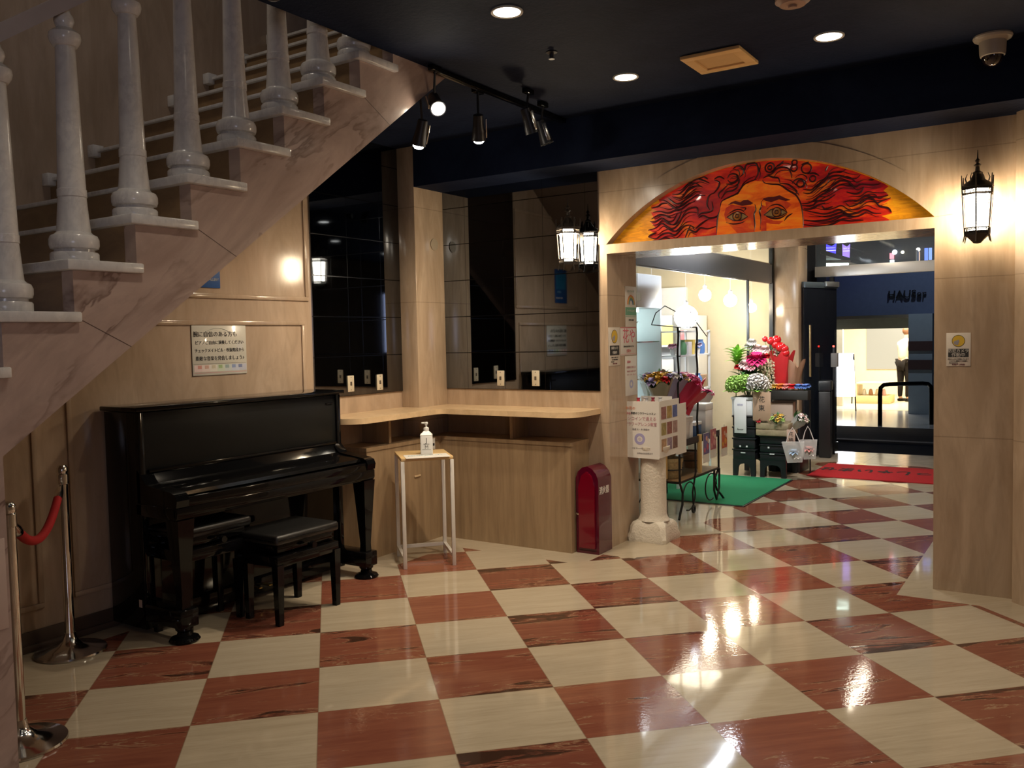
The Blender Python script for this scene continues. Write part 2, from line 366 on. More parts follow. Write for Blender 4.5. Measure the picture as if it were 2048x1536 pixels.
struct('wall_shop', sw, m_shopwall); struct('ceiling_2', MB().bx(-4.6, -.49, YF+.48, 8.3, 2.72, 2.8), m_shopwhite)
struct('trim_8', MB().bx(-2.9, -1.6, 8.02, 8.12, 0, 2.12), m_shopwhite)

# ------------------------------------------------------------------ mural in the arch
M_HAIR=[(0.126,2.169),(0.157,2.182),(0.102,2.201),(0.151,2.222),(0.102,2.246),(0.158,2.256),(0.116,2.305),(0.153,2.307),(0.123,2.366),(0.19,2.36),(0.123,2.394),(0.129,2.416),(0.191,2.424),(0.179,2.456),(0.24,2.489),(0.294,2.519),(0.372,2.544),(0.46,2.577),(0.574,2.603),(0.659,2.614),(0.769,2.625),(0.877,2.627),(0.946,2.626),(1.031,2.625),(1.137,2.606),(1.24,2.583),(1.316,2.559),(1.44,2.518),(1.537,2.476),(1.619,2.426),(1.647,2.375),(1.619,2.353),(1.647,2.325),(1.609,2.309),(1.661,2.299),(1.609,2.269),(1.657,2.244),(1.666,2.213),(1.609,2.203),(1.652,2.179),(1.643,2.166),(1.44,2.163),(1.151,2.164),(1.151,2.23),(1.141,2.311),(1.12,2.36),(1.099,2.386),(1.057,2.415),(1.009,2.452),(0.955,2.463),(0.892,2.487),(0.849,2.497),(0.779,2.479),(0.74,2.424),(0.69,2.408),(0.629,2.388),(0.617,2.341),(0.6,2.283),(0.594,2.218),(0.593,2.159)]
M_FACE=[(0.593,2.159),(0.594,2.218),(0.6,2.283),(0.617,2.341),(0.629,2.388),(0.69,2.408),(0.74,2.424),(0.779,2.479),(0.849,2.497),(0.892,2.487),(0.955,2.463),(1.009,2.452),(1.057,2.415),(1.099,2.386),(1.12,2.36),(1.141,2.311),(1.151,2.23),(1.151,2.164),(0.921,2.161)]
M_CHEEK=[[(0.657,2.342),(0.69,2.36),(0.767,2.345),(0.848,2.334),(0.848,2.292),(0.843,2.282),(0.848,2.212),(0.842,2.173),(0.733,2.172),(0.689,2.221),(0.656,2.256),(0.645,2.3)],[(0.917,2.354),(0.955,2.35),(1.003,2.356),(1.051,2.346),(1.083,2.322),(1.051,2.298),(1.003,2.319),(0.955,2.321),(0.922,2.311)],[(0.919,2.257),(0.965,2.234),(1.03,2.225),(1.003,2.206),(0.949,2.214),(0.919,2.225)],[(0.891,2.34),(0.923,2.326),(0.922,2.169),(0.89,2.169),(0.883,2.209),(0.888,2.256)]]
M_BROW=[[(0.673,2.359),(0.696,2.376),(0.723,2.381),(0.756,2.369),(0.778,2.381),(0.805,2.38),(0.838,2.356),(0.821,2.347),(0.767,2.346),(0.734,2.356),(0.707,2.367)],[(0.891,2.356),(0.907,2.38),(0.939,2.381),(0.922,2.384),(0.971,2.381),(1.009,2.387),(1.046,2.365),(1.075,2.352),(1.046,2.347),(1.003,2.363),(0.955,2.35),(0.922,2.359),(0.906,2.372)]]
M_EYE=[[(0.664,2.281),(0.706,2.305),(0.739,2.308),(0.778,2.294),(0.802,2.272),(0.761,2.252),(0.711,2.255)],[(0.908,2.272),(0.952,2.304),(0.992,2.309),(1.03,2.296),(1.055,2.274),(1.019,2.257),(0.971,2.252),(0.933,2.262)]]
M_IRIS=[(0.734,2.282),(0.991,2.283)]
M_CIRC=[(0.945,2.569,0.03),(0.945,2.569,0.012),(1.136,2.447,0.022),(1.211,2.468,0.018),(1.1,2.582,0.016),(1.097,2.548,0.02),(1.173,2.536,0.03)]
M_LINE=[[(0.86,2.506),(0.801,2.492),(0.762,2.465),(0.735,2.43),(0.679,2.41),(0.629,2.388),(0.617,2.346)],[(0.844,2.503),(0.866,2.532),(0.871,2.568),(0.855,2.607),(0.812,2.617),(0.785,2.594),(0.779,2.563)],[(0.703,2.589),(0.736,2.606),(0.769,2.586),(0.774,2.553),(0.746,2.53)],[(0.669,2.534),(0.68,2.554),(0.703,2.559),(0.73,2.548),(0.735,2.521),(0.713,2.505),(0.686,2.505),(0.669,2.523)],[(0.658,2.498),(0.691,2.494),(0.724,2.506),(0.741,2.52)],[(0.612,2.411),(0.607,2.439),(0.635,2.463),(0.669,2.491)],[(0.623,2.405),(0.657,2.444),(0.702,2.45),(0.735,2.473),(0.741,2.515)],[(0.544,2.342),(0.527,2.377),(0.539,2.43),(0.567,2.448)],[(0.561,2.395),(0.566,2.34),(0.532,2.327),(0.486,2.326),(0.463,2.306)],[(0.468,2.295),(0.497,2.309),(0.543,2.288),(0.594,2.294),(0.612,2.325)],[(0.588,2.23),(0.531,2.218),(0.479,2.228),(0.444,2.204),(0.398,2.224),(0.38,2.192),(0.368,2.168)],[(0.537,2.283),(0.485,2.255),(0.445,2.226)],[(0.102,2.245),(0.158,2.256),(0.201,2.283),(0.237,2.26),(0.279,2.24),(0.321,2.264),(0.358,2.316),(0.405,2.339),(0.457,2.329)],[(0.141,2.364),(0.19,2.365),(0.25,2.348),(0.299,2.36),(0.346,2.367),(0.394,2.395),(0.441,2.407)],[(0.128,2.32),(0.177,2.338),(0.226,2.334),(0.268,2.319)],[(0.116,2.305),(0.152,2.296),(0.202,2.317),(0.244,2.293),(0.286,2.295),(0.316,2.342)],[(0.102,2.199),(0.157,2.182),(0.2,2.207),(0.249,2.214),(0.297,2.196),(0.339,2.229),(0.369,2.251),(0.41,2.251),(0.439,2.221)],[(0.102,2.201),(0.127,2.213),(0.164,2.224)],[(0.181,2.172),(0.224,2.183),(0.266,2.171)],[(0.129,2.394),(0.178,2.4),(0.203,2.415),(0.245,2.416)],[(0.179,2.445),(0.227,2.434),(0.263,2.409),(0.311,2.376),(0.347,2.395),(0.37,2.403),(0.417,2.426),(0.458,2.444),(0.516,2.438)],[(0.252,2.449),(0.299,2.41),(0.341,2.406),(0.4,2.444),(0.447,2.472),(0.482,2.463)],[(0.294,2.45),(0.347,2.439),(0.383,2.474),(0.418,2.497),(0.465,2.508),(0.499,2.494)],[(0.282,2.473),(0.33,2.468),(0.371,2.497),(0.407,2.526),(0.448,2.527),(0.488,2.5)],[(0.366,2.531),(0.419,2.541),(0.465,2.552),(0.511,2.536),(0.545,2.516)],[(0.436,2.55),(0.488,2.571),(0.534,2.544)],[(0.579,2.539),(0.613,2.551),(0.647,2.531)],[(0.346,2.356),(0.334,2.318),(0.298,2.272),(0.262,2.269)],[(0.593,2.161),(0.594,2.218),(0.6,2.283),(0.617,2.341)],[(0.651,2.286),(0.69,2.312),(0.729,2.325),(0.767,2.316),(0.802,2.274)],[(0.656,2.25),(0.7,2.235),(0.755,2.236),(0.799,2.253)],[(0.848,2.35),(0.855,2.312),(0.843,2.282),(0.848,2.212),(0.842,2.171)],[(0.889,2.361),(0.891,2.33),(0.878,2.299),(0.887,2.256),(0.881,2.178)],[(0.767,2.305),(0.789,2.329),(0.74,2.334)],[(0.567,2.443),(0.602,2.477),(0.613,2.513),(0.579,2.533)],[(0.463,2.317),(0.458,2.362),(0.417,2.366),(0.37,2.348)],[(0.923,2.531),(0.956,2.528),(0.988,2.556),(1.031,2.561),(1.068,2.541),(1.084,2.486)],[(0.994,2.571),(1.02,2.589),(1.037,2.608)],[(1.084,2.454),(1.105,2.473),(1.136,2.477),(1.162,2.456),(1.157,2.43),(1.136,2.422)],[(1.009,2.463),(1.057,2.452),(1.089,2.427),(1.115,2.398),(1.099,2.384)],[(1.152,2.41),(1.198,2.399),(1.224,2.417),(1.24,2.426),(1.28,2.442),(1.301,2.476),(1.336,2.493),(1.381,2.487),(1.416,2.514)],[(1.152,2.388),(1.188,2.379),(1.219,2.397),(1.26,2.429),(1.311,2.465),(1.371,2.468),(1.42,2.447),(1.47,2.441),(1.499,2.473)],[(1.26,2.382),(1.301,2.388),(1.341,2.425),(1.381,2.436),(1.42,2.426),(1.46,2.391),(1.499,2.402),(1.566,2.389),(1.623,2.398)],[(1.141,2.321),(1.188,2.322),(1.224,2.339),(1.26,2.361),(1.311,2.382),(1.371,2.411),(1.42,2.401),(1.47,2.39)],[(1.146,2.31),(1.208,2.304),(1.239,2.327),(1.29,2.327),(1.346,2.357)],[(1.157,2.288),(1.198,2.284),(1.239,2.301),(1.285,2.312)],[(1.151,2.283),(1.219,2.261),(1.28,2.245),(1.326,2.251),(1.371,2.262),(1.415,2.232),(1.47,2.232),(1.518,2.248),(1.566,2.223),(1.609,2.219)],[(1.265,2.298),(1.285,2.275),(1.331,2.286)],[(1.156,2.219),(1.219,2.208),(1.29,2.207),(1.341,2.218),(1.401,2.228),(1.465,2.212),(1.528,2.236)],[(1.151,2.193),(1.218,2.177),(1.29,2.171),(1.336,2.182),(1.381,2.199),(1.44,2.188),(1.509,2.187)],[(1.391,2.306),(1.44,2.311),(1.479,2.307),(1.518,2.329),(1.562,2.319),(1.609,2.314),(1.647,2.32)],[(1.406,2.3),(1.43,2.277),(1.47,2.283),(1.513,2.309),(1.557,2.31),(1.585,2.281),(1.609,2.289),(1.661,2.304)],[(1.411,2.366),(1.46,2.348),(1.494,2.357),(1.513,2.385)],[(1.142,2.563),(1.173,2.57),(1.209,2.581)],[(1.286,2.504),(1.301,2.533),(1.321,2.551)],[(1.178,2.501),(1.219,2.501),(1.25,2.482)],[(1.537,2.423),(1.576,2.423),(1.609,2.43)],[(1.585,2.281),(1.6,2.26),(1.647,2.245),(1.666,2.218)],[(1.151,2.164),(1.151,2.23),(1.141,2.311),(1.12,2.36),(1.099,2.386),(1.057,2.415),(1.009,2.452),(0.955,2.463),(0.912,2.476),(0.898,2.497)],[(0.922,2.305),(0.955,2.329),(0.992,2.332),(1.03,2.312),(1.054,2.276)],[(0.916,2.265),(0.965,2.245),(1.014,2.246),(1.054,2.269)],[(1.088,2.268),(1.056,2.25),(1.035,2.225)],[(0.901,2.507),(0.934,2.519),(0.966,2.505),(0.999,2.496),(1.009,2.463)]]
mu = thing('arch_mural', 'arched relief mural of a flame-haired face with two wide eyes above the opening', 'mural', (0, 3.15, 2.165))
ZB = 2.165
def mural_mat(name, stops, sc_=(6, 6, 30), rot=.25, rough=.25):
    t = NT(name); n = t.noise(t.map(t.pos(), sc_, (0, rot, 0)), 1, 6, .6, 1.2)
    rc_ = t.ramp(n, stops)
    return t.set(color=rc_, emit=rc_, emits=.24, rough=rough, coat=.4, normal=t.bump(t.noise(t.map(t.pos(), (30, 30, 160), (0, .3, 0)), 1, 3), .25, .004))  # faint glow of its own colours added so the mural reads brighter
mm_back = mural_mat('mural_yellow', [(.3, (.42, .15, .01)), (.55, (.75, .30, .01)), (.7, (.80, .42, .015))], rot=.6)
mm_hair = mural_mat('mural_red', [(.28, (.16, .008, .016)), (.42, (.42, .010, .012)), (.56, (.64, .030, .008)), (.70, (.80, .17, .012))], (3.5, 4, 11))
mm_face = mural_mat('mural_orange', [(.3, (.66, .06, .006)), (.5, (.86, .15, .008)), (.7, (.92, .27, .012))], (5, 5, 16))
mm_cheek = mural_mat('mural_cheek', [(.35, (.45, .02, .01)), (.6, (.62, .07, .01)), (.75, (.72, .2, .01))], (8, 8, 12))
mm_line = M((.045, .008, .012), .35); mm_eye = M((.62, .40, .14), .35); mm_iris = M((.55, .20, .03), .3)
def zz(L): return [(x, z-ZB) for x, z in L]
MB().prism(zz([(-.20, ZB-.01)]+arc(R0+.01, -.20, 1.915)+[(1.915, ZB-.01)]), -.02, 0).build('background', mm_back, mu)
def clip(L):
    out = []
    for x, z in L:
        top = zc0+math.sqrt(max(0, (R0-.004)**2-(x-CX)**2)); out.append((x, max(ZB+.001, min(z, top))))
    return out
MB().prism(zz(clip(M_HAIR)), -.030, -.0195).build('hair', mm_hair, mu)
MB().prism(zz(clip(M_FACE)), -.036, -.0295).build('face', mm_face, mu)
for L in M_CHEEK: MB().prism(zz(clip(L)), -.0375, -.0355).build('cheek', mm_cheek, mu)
for L in M_BROW: MB().prism(zz(clip(L)), -.043, -.0355).build('eyebrow', M((.16, .012, .02), .3), mu)
for k, L in enumerate(M_EYE):
    e = MB().prism(zz(L), -.041, -.0355).build('eye', mm_eye, mu)
    x, z = M_IRIS[k]; rm = Matrix.Translation((x, -.0405, z-ZB)) @ Matrix.Rotation(PI/2, 4, 'X')
    MB().lathe([(.03, 0), (.03, .004), (.026, .006), (.0001, .006)], 20, m=rm).build('iris', mm_iris, e)
    MB().tube([(x+.029*math.cos(a), -.045, z-ZB+.029*math.sin(a)) for a in [2*PI*i/20 for i in range(20)]], .0035, 6, True).build('iris_rim', mm_line, e)
    MB().tube([(x+.012*math.cos(a), -.048, z-ZB+.012*math.sin(a)) for a in [2*PI*i/14 for i in range(14)]], .003, 6, True).build('pupil_rim', mm_line, e)
    MB().tube([(x_, -.0415, z_-ZB) for x_, z_ in L], .0035, 6, True).build('eye_outline', mm_line, e)
def spl(L, n=5):
    P = [Vector((x, z)) for x, z in L]; out = []
    for i in range(len(P)-1):
        p0, p1, p2, p3 = P[max(0, i-1)], P[i], P[i+1], P[min(len(P)-1, i+2)]
        for k in range(n):
            q = k/n; out.append(.5*((2*p1)+(p2-p0)*q+(2*p0-5*p1+4*p2-p3)*q*q+(3*p1-p0-3*p2+p3)*q**3))
    return out+[P[-1]]
ol = MB()
for L in M_LINE:
    pts = spl(L); pts = [p for p in pts if p.y > ZB+.004 and (p.x-CX)**2+(p.y-zc0)**2 < (R0-.006)**2]
    if len(pts) > 2: ol.tube([(p.x, -.034, p.y-ZB) for p in pts], .0052, 6, taper=lambda q: .45+.75*math.sin(PI*min(1, max(0, q))))
for x, z, r in M_CIRC: ol.tube([(x+r*math.cos(a), -.034, z-ZB+r*math.sin(a)) for a in [2*PI*i/18 for i in range(18)]], .005, 6, True)
fx2 = ol
for li, L in enumerate(M_LINE):
    if len(L) < 5 or 28 <= li <= 33 or li >= len(M_LINE)-5: continue
    for dz_, th_ in ((.024, .0034), (-.020, .0028)):
        pts = [p+Vector((.012, dz_)) for p in spl(L)]; pts = [p for p in pts[2:-3] if p.y > ZB+.006 and (p.x-CX)**2+(p.y-zc0)**2 < (R0-.01)**2 and not (.46 < p.x < 1.10 and p.y < 2.44)]
        if len(pts) > 6: fx2.tube([(p.x, -.0335, p.y-ZB) for p in pts], th_, 5, taper=lambda q: .3+.8*math.sin(PI*min(1, max(0, q))))
ol.build('contour_lines', mm_line, mu)

# ------------------------------------------------------------------ staircase
sx0, sx1 = XL, -.35
G, RS, Y1, Z1 = .25, .1835, -.783, 1.8285
ny = lambda k: Y1+G*(k-1)
nz = lambda k: Z1+RS*(k-1)
K0, K1 = -8, 10
stair = thing('staircase', 'pink marble staircase with white treads and turned stone balusters rising along the left wall', 'staircase', (-1.0, -3.05, 0))
L0 = Vector((-1.0, -3.05, 0))
def spart(name, mb, mat): return mb.build(name, mat, stair, loc=-L0)
bot = lambda y: 1.915+.7325*y
pts = []
for k in range(K0, K1+1): pts += [(ny(k)+.03, nz(k)-RS-.0+(-.038 if k > K0 else 0)), (ny(k)+.03, nz(k)-.038)]
pts = [(ny(K0)+.03, 0)]+pts[1:]
yend = ny(K1)+.03+G
pts += [(yend, nz(K1)-.038), (yend, bot(yend)), (-1.02, bot(-1.02)), (-1.02, 0)]
spart('stringer', MB().prism(pts, -.42, sx1, 'x'), m_string)
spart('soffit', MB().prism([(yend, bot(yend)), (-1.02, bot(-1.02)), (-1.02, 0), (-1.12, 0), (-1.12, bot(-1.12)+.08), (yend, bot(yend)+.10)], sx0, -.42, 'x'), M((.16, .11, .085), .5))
for k in range(K0, K1+1):
    spart('riser', MB().bx(sx0+.001, -.4205, ny(k)+.03, ny(k)+.055, nz(k)-RS-.002, nz(k)-.017), m_riser)
    spart('tread', MB().bx(-.64, -.325, ny(k), ny(k)+G+.045, nz(k)-.037, nz(k), .006).bx(sx0+.001, -.641, ny(k)+.012, ny(k)+G+.04, nz(k)-.016, nz(k), .002), m_white)
    spart('tread_end_block', MB().bx(sx0+.001, sx0+.055, ny(k)-.012, ny(k)+.05, nz(k)-.04, nz(k)+.022, .004), m_white)
for k in (-3, 1, 3, 7): spart('stringer_joint', MB().prism([(ny(k)+.03, nz(k)-.2), (ny(k)+.035, nz(k)-.2), (ny(k)+.245, bot(ny(k)+.24)+.002), (ny(k)+.24, bot(ny(k)+.24)+.002)], sx1-.001, sx1+.0008, 'x'), M((.10, .06, .045), .5))
prof = [(.0785, 0), (.082, .006), (.082, .030), (.078, .036), (.068, .037), (.068, .046), (.080, .050), (.084, .062), (.084, .082), (.078, .096), (.064, .103), (.058, .11),
        (.055, .14), (.051, .19), (.0475, .235), (.050, .236), (.050, .262), (.0475, .264), (.0465, .30), (.0435, .40), (.040, .52), (.037, .64), (.0335, .755), (.033, .768), (.040, .770), (.050, .785), (.054, .80), (.052, .815), (.040, .826), (.030, .832), (.026, .836), (.030, .846), (.034, .86), (.032, .874), (.024, .888), (.022, .896)]
bal0 = None
for k in range(-4, 9):
    if bal0 is None: bal0 = spart('baluster', MB().lathe(prof, 28), m_white); o = bal0
    else: o = bal0.copy(); C.objects.link(o)
    o.location = Vector((-.45, ny(k)+.10, nz(k)-.002))-L0
slope = RS/G
def hr(y): return nz(1)+.892+(y-(ny(1)+.1))*slope
spart('handrail', MB().prism([(-2.1, hr(-2.1)), (1.2, hr(1.2)), (1.2, hr(1.2)+.062), (-2.1, hr(-2.1)+.062)], -.49, -.41, 'x'), M((.42, .38, .38), .3))

# ------------------------------------------------------------------ counter in the corner bay
ct = thing('corner_counter', 'L-shaped beige stone counter with an open shelf below its top, in the corner', 'counter', (-1.2, 2.4, 0))
CL = Vector((-1.2, 2.4, 0))
def cp(name, mb, mat): return mb.build(name, mat, ct, loc=-CL)
cp('base_panel', MB().prism([(XL+.001, 1.96), (-1.505, 1.96), (-1.505, 2.79), (-.36, 2.79), (-.36, YF-.001), (XL+.001, YF-.001)], 0, .755, 'z'), m_counter)
cp('shelf', MB().prism([(XL+.001, 1.955), (-1.50, 1.955), (-1.50, 2.785), (-.355, 2.785), (-.355, YF-.001), (XL+.001, YF-.001)], .755, .782, 'z'), m_counter)
def rc(cx, cy, r, a0, a1, n=10): return [(cx+r*math.cos(a0+(a1-a0)*i/n), cy+r*math.sin(a0+(a1-a0)*i/n)) for i in range(n+1)]
top = [(XL+.001, 1.74)]+rc(-1.56, 1.90, .16, -PI/2, 0)+[(-1.40, 2.60)]+rc(-1.34, 2.60, .06, PI, PI/2, 6)+[(-1.34, 2.66)]+rc(-.42, 2.82, .16, -PI/2, 0)+[(-.26, YF-.001), (-1.629, YF-.001), (-1.629, 2.699), (XL+.001, 2.699)]
cp('worktop', MB().prism(top, .965, 1.003, 'z'), m_worktop)
cp('divider', MB().bx(XL+.012, -1.53, 2.225, 2.25, .783, .964), m_counter); cp('divider', MB().bx(-.89, -.865, 2.83, YF-.012, .783, .964), m_counter)
cp('recess_back', MB().bx(XL+.001, XL+.010, 1.96, 2.69, .783, .964).bx(-1.62, -.36, YF-.010, YF-.001, .783, .964), m_dark_recess)
tag(MB().bx(-1.4999, -1.4985, 2.655, 2.715, .662, .772, .0003).build('notice_sticker', m_paper), 'small white and black notice on counter front near the inner corner', 'sticker')
st_ = bpy.data.objects['notice_sticker']
MB().bx(-1.4986, -1.4980, 2.662, 2.708, .715, .735).build('print', m_ink, st_); MB().bx(-1.4986, -1.4980, 2.662, 2.708, .672, .690).build('print', m_ink, st_)
def outlet(loc, rz, lab):
    t = thing('wall_outlet', lab, 'outlet', loc, rz, 'outlets above the counter')
    MB().bx(-.032, .032, -.008, 0, -.058, .058, .003).build('plate', M((.62, .55, .42), .4), t)
    MB().bx(-.009, .009, -.011, -.007, -.014, .014, .002).build('socket', M((.09, .07, .05), .5), t)
    for z in (-.045, .045): MB().lathe([(.0035, 0), (.0035, .0015)], 8, m=Matrix.Translation((0, -.0078, z)) @ Matrix.Rotation(PI/2, 4, 'X')).build('screw', m_steel, t)
outlet((-1.105, YF-.010, 1.215), 0, 'cream outlet plate low on the far black glass, left one'); outlet((-.79, YF-.010, 1.217), 0, 'cream outlet plate low on the far black glass, right one')
outlet((XL+.0125, 2.119, 1.217), PI/2, 'cream outlet plate on side black glass, nearest the piano'); outlet((XL+.0125, 2.429, 1.211), PI/2, 'cream outlet plate on side black glass, nearest the pillar')
class Grp:
    # a thing whose parts are written in room coordinates
    def __init__(s, name, label, cat, loc, group=None): s.t = thing(name, label, cat, loc, 0, group); s.l = Vector(loc)
    def __call__(s, name, mb, mat, label=None):
        o = mb.build(name, mat, s.t, loc=-s.l)
        if label: o['label'] = label
        return o
# ------------------------------------------------------------------ upright piano
P = Grp('upright_piano', 'glossy black upright piano against the marble wall under the stairs', 'piano', (-1.5, .95, 0))
ya, yb = .215, 1.69     # ends of the case
xb, xf, xk = -1.775, -1.475, -1.19
P('side_panel', MB().bx(xb, xf, ya, ya+.035, .03, 1.175, .004), m_black); P('side_panel', MB().bx(xb, xf, yb-.035, yb, .03, 1.175, .004), m_black)
P('back_panel', MB().bx(xb, xb+.03, ya+.035, yb-.035, .05, 1.17), m_black)
P('lid', MB().bx(xb-.005, xf+.022, ya-.022, yb+.022, 1.178, 1.203, .006), m_black)
P('upper_panel', MB().bx(xf-.045, xf-.015, ya+.035, yb-.035, .86, 1.172, .003), m_black_panel)
P('lower_panel', MB().bx(xf-.05, xf-.02, ya+.035, yb-.035, .12, .64, .004), m_black)
P('plinth', MB().bx(xb+.03, xf-.002, ya+.035, yb-.035, .03, .12, .004), m_black)
P('key_bed', MB().bx(xf-.05, xk, ya, yb, .632, .70, .008), m_black)
P('key_slip', MB().bx(xk-.03, xk+.004, ya+.075, yb-.075, .695, .745, .006), m_black)
fb = MB(); prof_f = [(xf-.02, .86), (xf-.005, .865), (xf+.012, .83), (xf+.03, .80), (xf+.08, .785), (xf+.20, .776), (xf+.235, .768), (xf+.24, .75), (xf+.22, .745), (xf+.03, .765), (xf-.02, .82)]
def yprism(poly, lo, hi): return MB().prism([(a, b) for a, b in poly], lo, hi, 'y')
P('fallboard', yprism(prof_f, ya+.078, yb-.078), m_black)
P('music_rail', MB().bx(xf-.015, xf+.008, ya+.05, yb-.05, .85, .872, .006), m_black)
cheek = [(xf-.03, .70), (xk+.005, .70), (xk+.012, .735), (xk, .762), (xk-.03, .775), (xf+.05, .80), (xf+.01, .84), (xf-.02, .87), (xf-.03, .87)]
P('key_cheek', yprism(cheek, ya, ya+.075), m_black); P('key_cheek', yprism(cheek, yb-.075, yb), m_black)
P('key_bed_front', MB().bx(xk-.025, xk+.006, ya, yb, .640, .700, .01), m_black)
for yy in (ya+.035, yb-.075):
    lg = MB(); yc = yy+.02; z0, z1 = .17, .632
    v = []
    for z, hw in ((z0, .026), (z0+.05, .024), (z1-.12, .042), (z1, .05)):
        v.append([lg.bm.verts.new((-1.235+sx_*hw, yc+sy_*hw, z)) for sx_, sy_ in ((-1, -1), (1, -1), (1, 1), (-1, 1))])
    for A, B in zip(v, v[1:]):
        for k in range(4): lg.bm.faces.new((A[k], A[(k+1) % 4], B[(k+1) % 4], B[k]))
    lg.bm.faces.new(v[0][::-1]); lg.bm.faces.new(v[-1]); P('front_leg', lg, m_black)
    P('toe_block', MB().bx(xf-.02, -1.185, yc-.055, yc+.055, .075, .17, .008), m_black)
    P('caster_cup', MB().lathe([(.072, 0), (.078, .008), (.07, .02), (.04, .032), (.034, .05), (.045, .062), (.045, .076)], 26, (-1.235, yc, .001)), m_black)
P('maker_tag', MB().bx(-1.530, -1.505, ya-.0015, ya+.001, .145, .185), M((.6, .5, .42), .6), 'small white tag low on the end of the case')
P('pedal', MB().bx(xf-.03, xf+.06, .915, .94, .075, .085, .003), M((.5, .38, .12), .3, 1.)); P('pedal', MB().bx(xf-.03, xf+.06, .99, 1.015, .075, .085, .003), M((.5, .38, .12), .3, 1.))
for yy, z_ in ((1.60, 1.12),): P('lock_bar', MB().bx(xf-.02, xf-.008, yy-.03, yy+.03, z_-.006, z_+.006, .003), m_black)
# ------------------------------------------------------------------ piano stools
def stool(loc, rz, L, W, H, label):
    t = thing('piano_stool', label, 'stool', loc, rz, 'piano stools')
    s = MB().bx(-W/2, W/2, -L/2, L/2, H-.055, H, .018, seg=3).build('seat', M((.010, .010, .010), .38, var=.2), t)
    MB().tube([(x, y, H-.028) for x, y in ((-W/2, -L/2+.02), (-W/2, L/2-.02), (-W/2+.02, L/2), (W/2-.02, L/2), (W/2, L/2-.02), (W/2, -L/2+.02), (W/2-.02, -L/2), (-W/2+.02, -L/2))], .005, 6, True).build('piping', m_black, s)
    MB().bx(-W/2+.03, W/2-.03, -L/2+.03, L/2-.03, H-.10, H-.055, .004).build('lift_frame', m_black, t)
    MB().bx(-W/2+.005, W/2-.005, -L/2+.005, L/2-.005, H-.175, H-.115, .006).build('apron', m_black, t)
    for sx_ in (-1, 1):
        MB().cyl((sx_*(W/2-.01), 0, H-.085), (sx_*(W/2+.022), 0, H-.085), .008, seg=10).cyl((sx_*(W/2+.018), 0, H-.085), (sx_*(W/2+.04), 0, H-.085), .02, .018, 14).build('height_knob', m_black, t)
        for sy_ in (-1, 1):
            lg = MB(); x, y = sx_*(W/2-.022), sy_*(L/2-.022); vv = []
            for z, hw in ((0, .016), (H-.16, .023)): vv.append([lg.bm.verts.new((x+a*hw, y+b*hw, z)) for a, b in ((-1, -1), (1, -1), (1, 1), (-1, 1))])
            for k in range(4): lg.bm.faces.new((vv[0][k], vv[0][(k+1) % 4], vv[1][(k+1) % 4], vv[1][k]))
            lg.bm.faces.new(vv[0][::-1]); lg.bm.faces.new(vv[1]); lg.build('leg', m_black, t)
    return t
stool((-1.138, .89, 0), 0, .47, .36, .49, 'black padded piano stool standing out in front of the keyboard')
stool((-1.36, .49, 0), 0, .44, .30, .575, 'black piano stool tucked under the keyboard, left of the other stool')

# ------------------------------------------------------------------ rope barrier
def stanchion(loc, label, hook):
    t = thing('barrier_post', label, 'barrier post', loc, 0, 'chrome rope posts')
    MB().lathe([(.165, 0), (.168, .006), (.165, .014), (.12, .022), (.06, .04), (.035, .065), (.028, .09), (.026, .10)], 36).build('base', m_chrome, t)
    MB().lathe([(.0235, .09), (.0235, .845), (.028, .848), (.028, .895), (.024, .90)], 22).build('pole', m_chrome, t)
    MB().lathe([(.024, .90), (.027, .905), (.027, .925), (.018, .94), (.0001, .944)], 22).build('cap', m_chrome, t)
    d = Vector(hook).normalized()
    MB().tube([Vector((0, 0, .875))+d*q+Vector((0, 0, h)) for q, h in ((.02, 0), (.045, .004), (.055, -.012), (.045, -.026), (.03, -.02))], .005, 8).build('hook', m_chrome, t)
    return t
sA, sB = Vector((-.785, -.796, 0)), Vector((-1.60, -.125, 0)); dd = (sB-sA).normalized()
stanchion(sA, 'chrome barrier post near the left edge of the view', dd); stanchion(sB, 'chrome barrier post by the left wall, farther from the viewer', -dd)
rp = thing('barrier_rope', 'sagging red velvet rope hung between the two chrome posts', 'rope', ((sA+sB)/2)+Vector((0, 0, .70)))
a_, b_ = sA+dd*.055+Vector((0, 0, .845)), sB-dd*.055+Vector((0, 0, .845)); ln = (b_-a_); org = rp.location
pts = [a_.lerp(b_, q)+Vector((0, 0, -.15*(1-(2*q-1)**2)))-org for q in [i/24 for i in range(25)]]
MB().tube(pts[2:-2], .019, 14).build('velvet_rope', M((.42, .008, .012), .75), rp)
for A in (pts[:4], pts[-4:]): MB().tube([A[0], A[1], A[2], A[3]], .0215, 14, taper=lambda q: .55+.45*math.sin(PI*q)).build('end_ferrule', m_chrome, rp)

# ------------------------------------------------------------------ sanitiser stand and bottle
# table is turned about 45 degrees to the walls
ts = thing('side_table', 'slim white metal side table with a light wooden top', 'table', (-1.155, 2.146, 0), math.radians(47))
hw, hd, H = .165, .185, .742
MB().bx(-hw-.01, hw+.01, -hd-.01, hd+.01, H-.022, H, .004).build('table_top', M((.72, .50, .24), .35), ts)
m_wm = M((.72, .70, .66), .35)
for sx_ in (-1, 1):
    for sy_ in (-1, 1): MB().bx(sx_*hw-.0125, sx_*hw+.0125, sy_*hd-.0125, sy_*hd+.0125, 0, H-.022, .002).build('leg', m_wm, ts)
MB().bx(-hw, hw, hd-.011, hd+.011, .055, .077).build('rail', m_wm, ts); MB().bx(hw-.011, hw+.011, -hd, hd, .055, .077).build('rail', m_wm, ts); MB().bx(-hw-.011, -hw+.011, -hd, hd, .055, .077).build('rail', m_wm, ts)
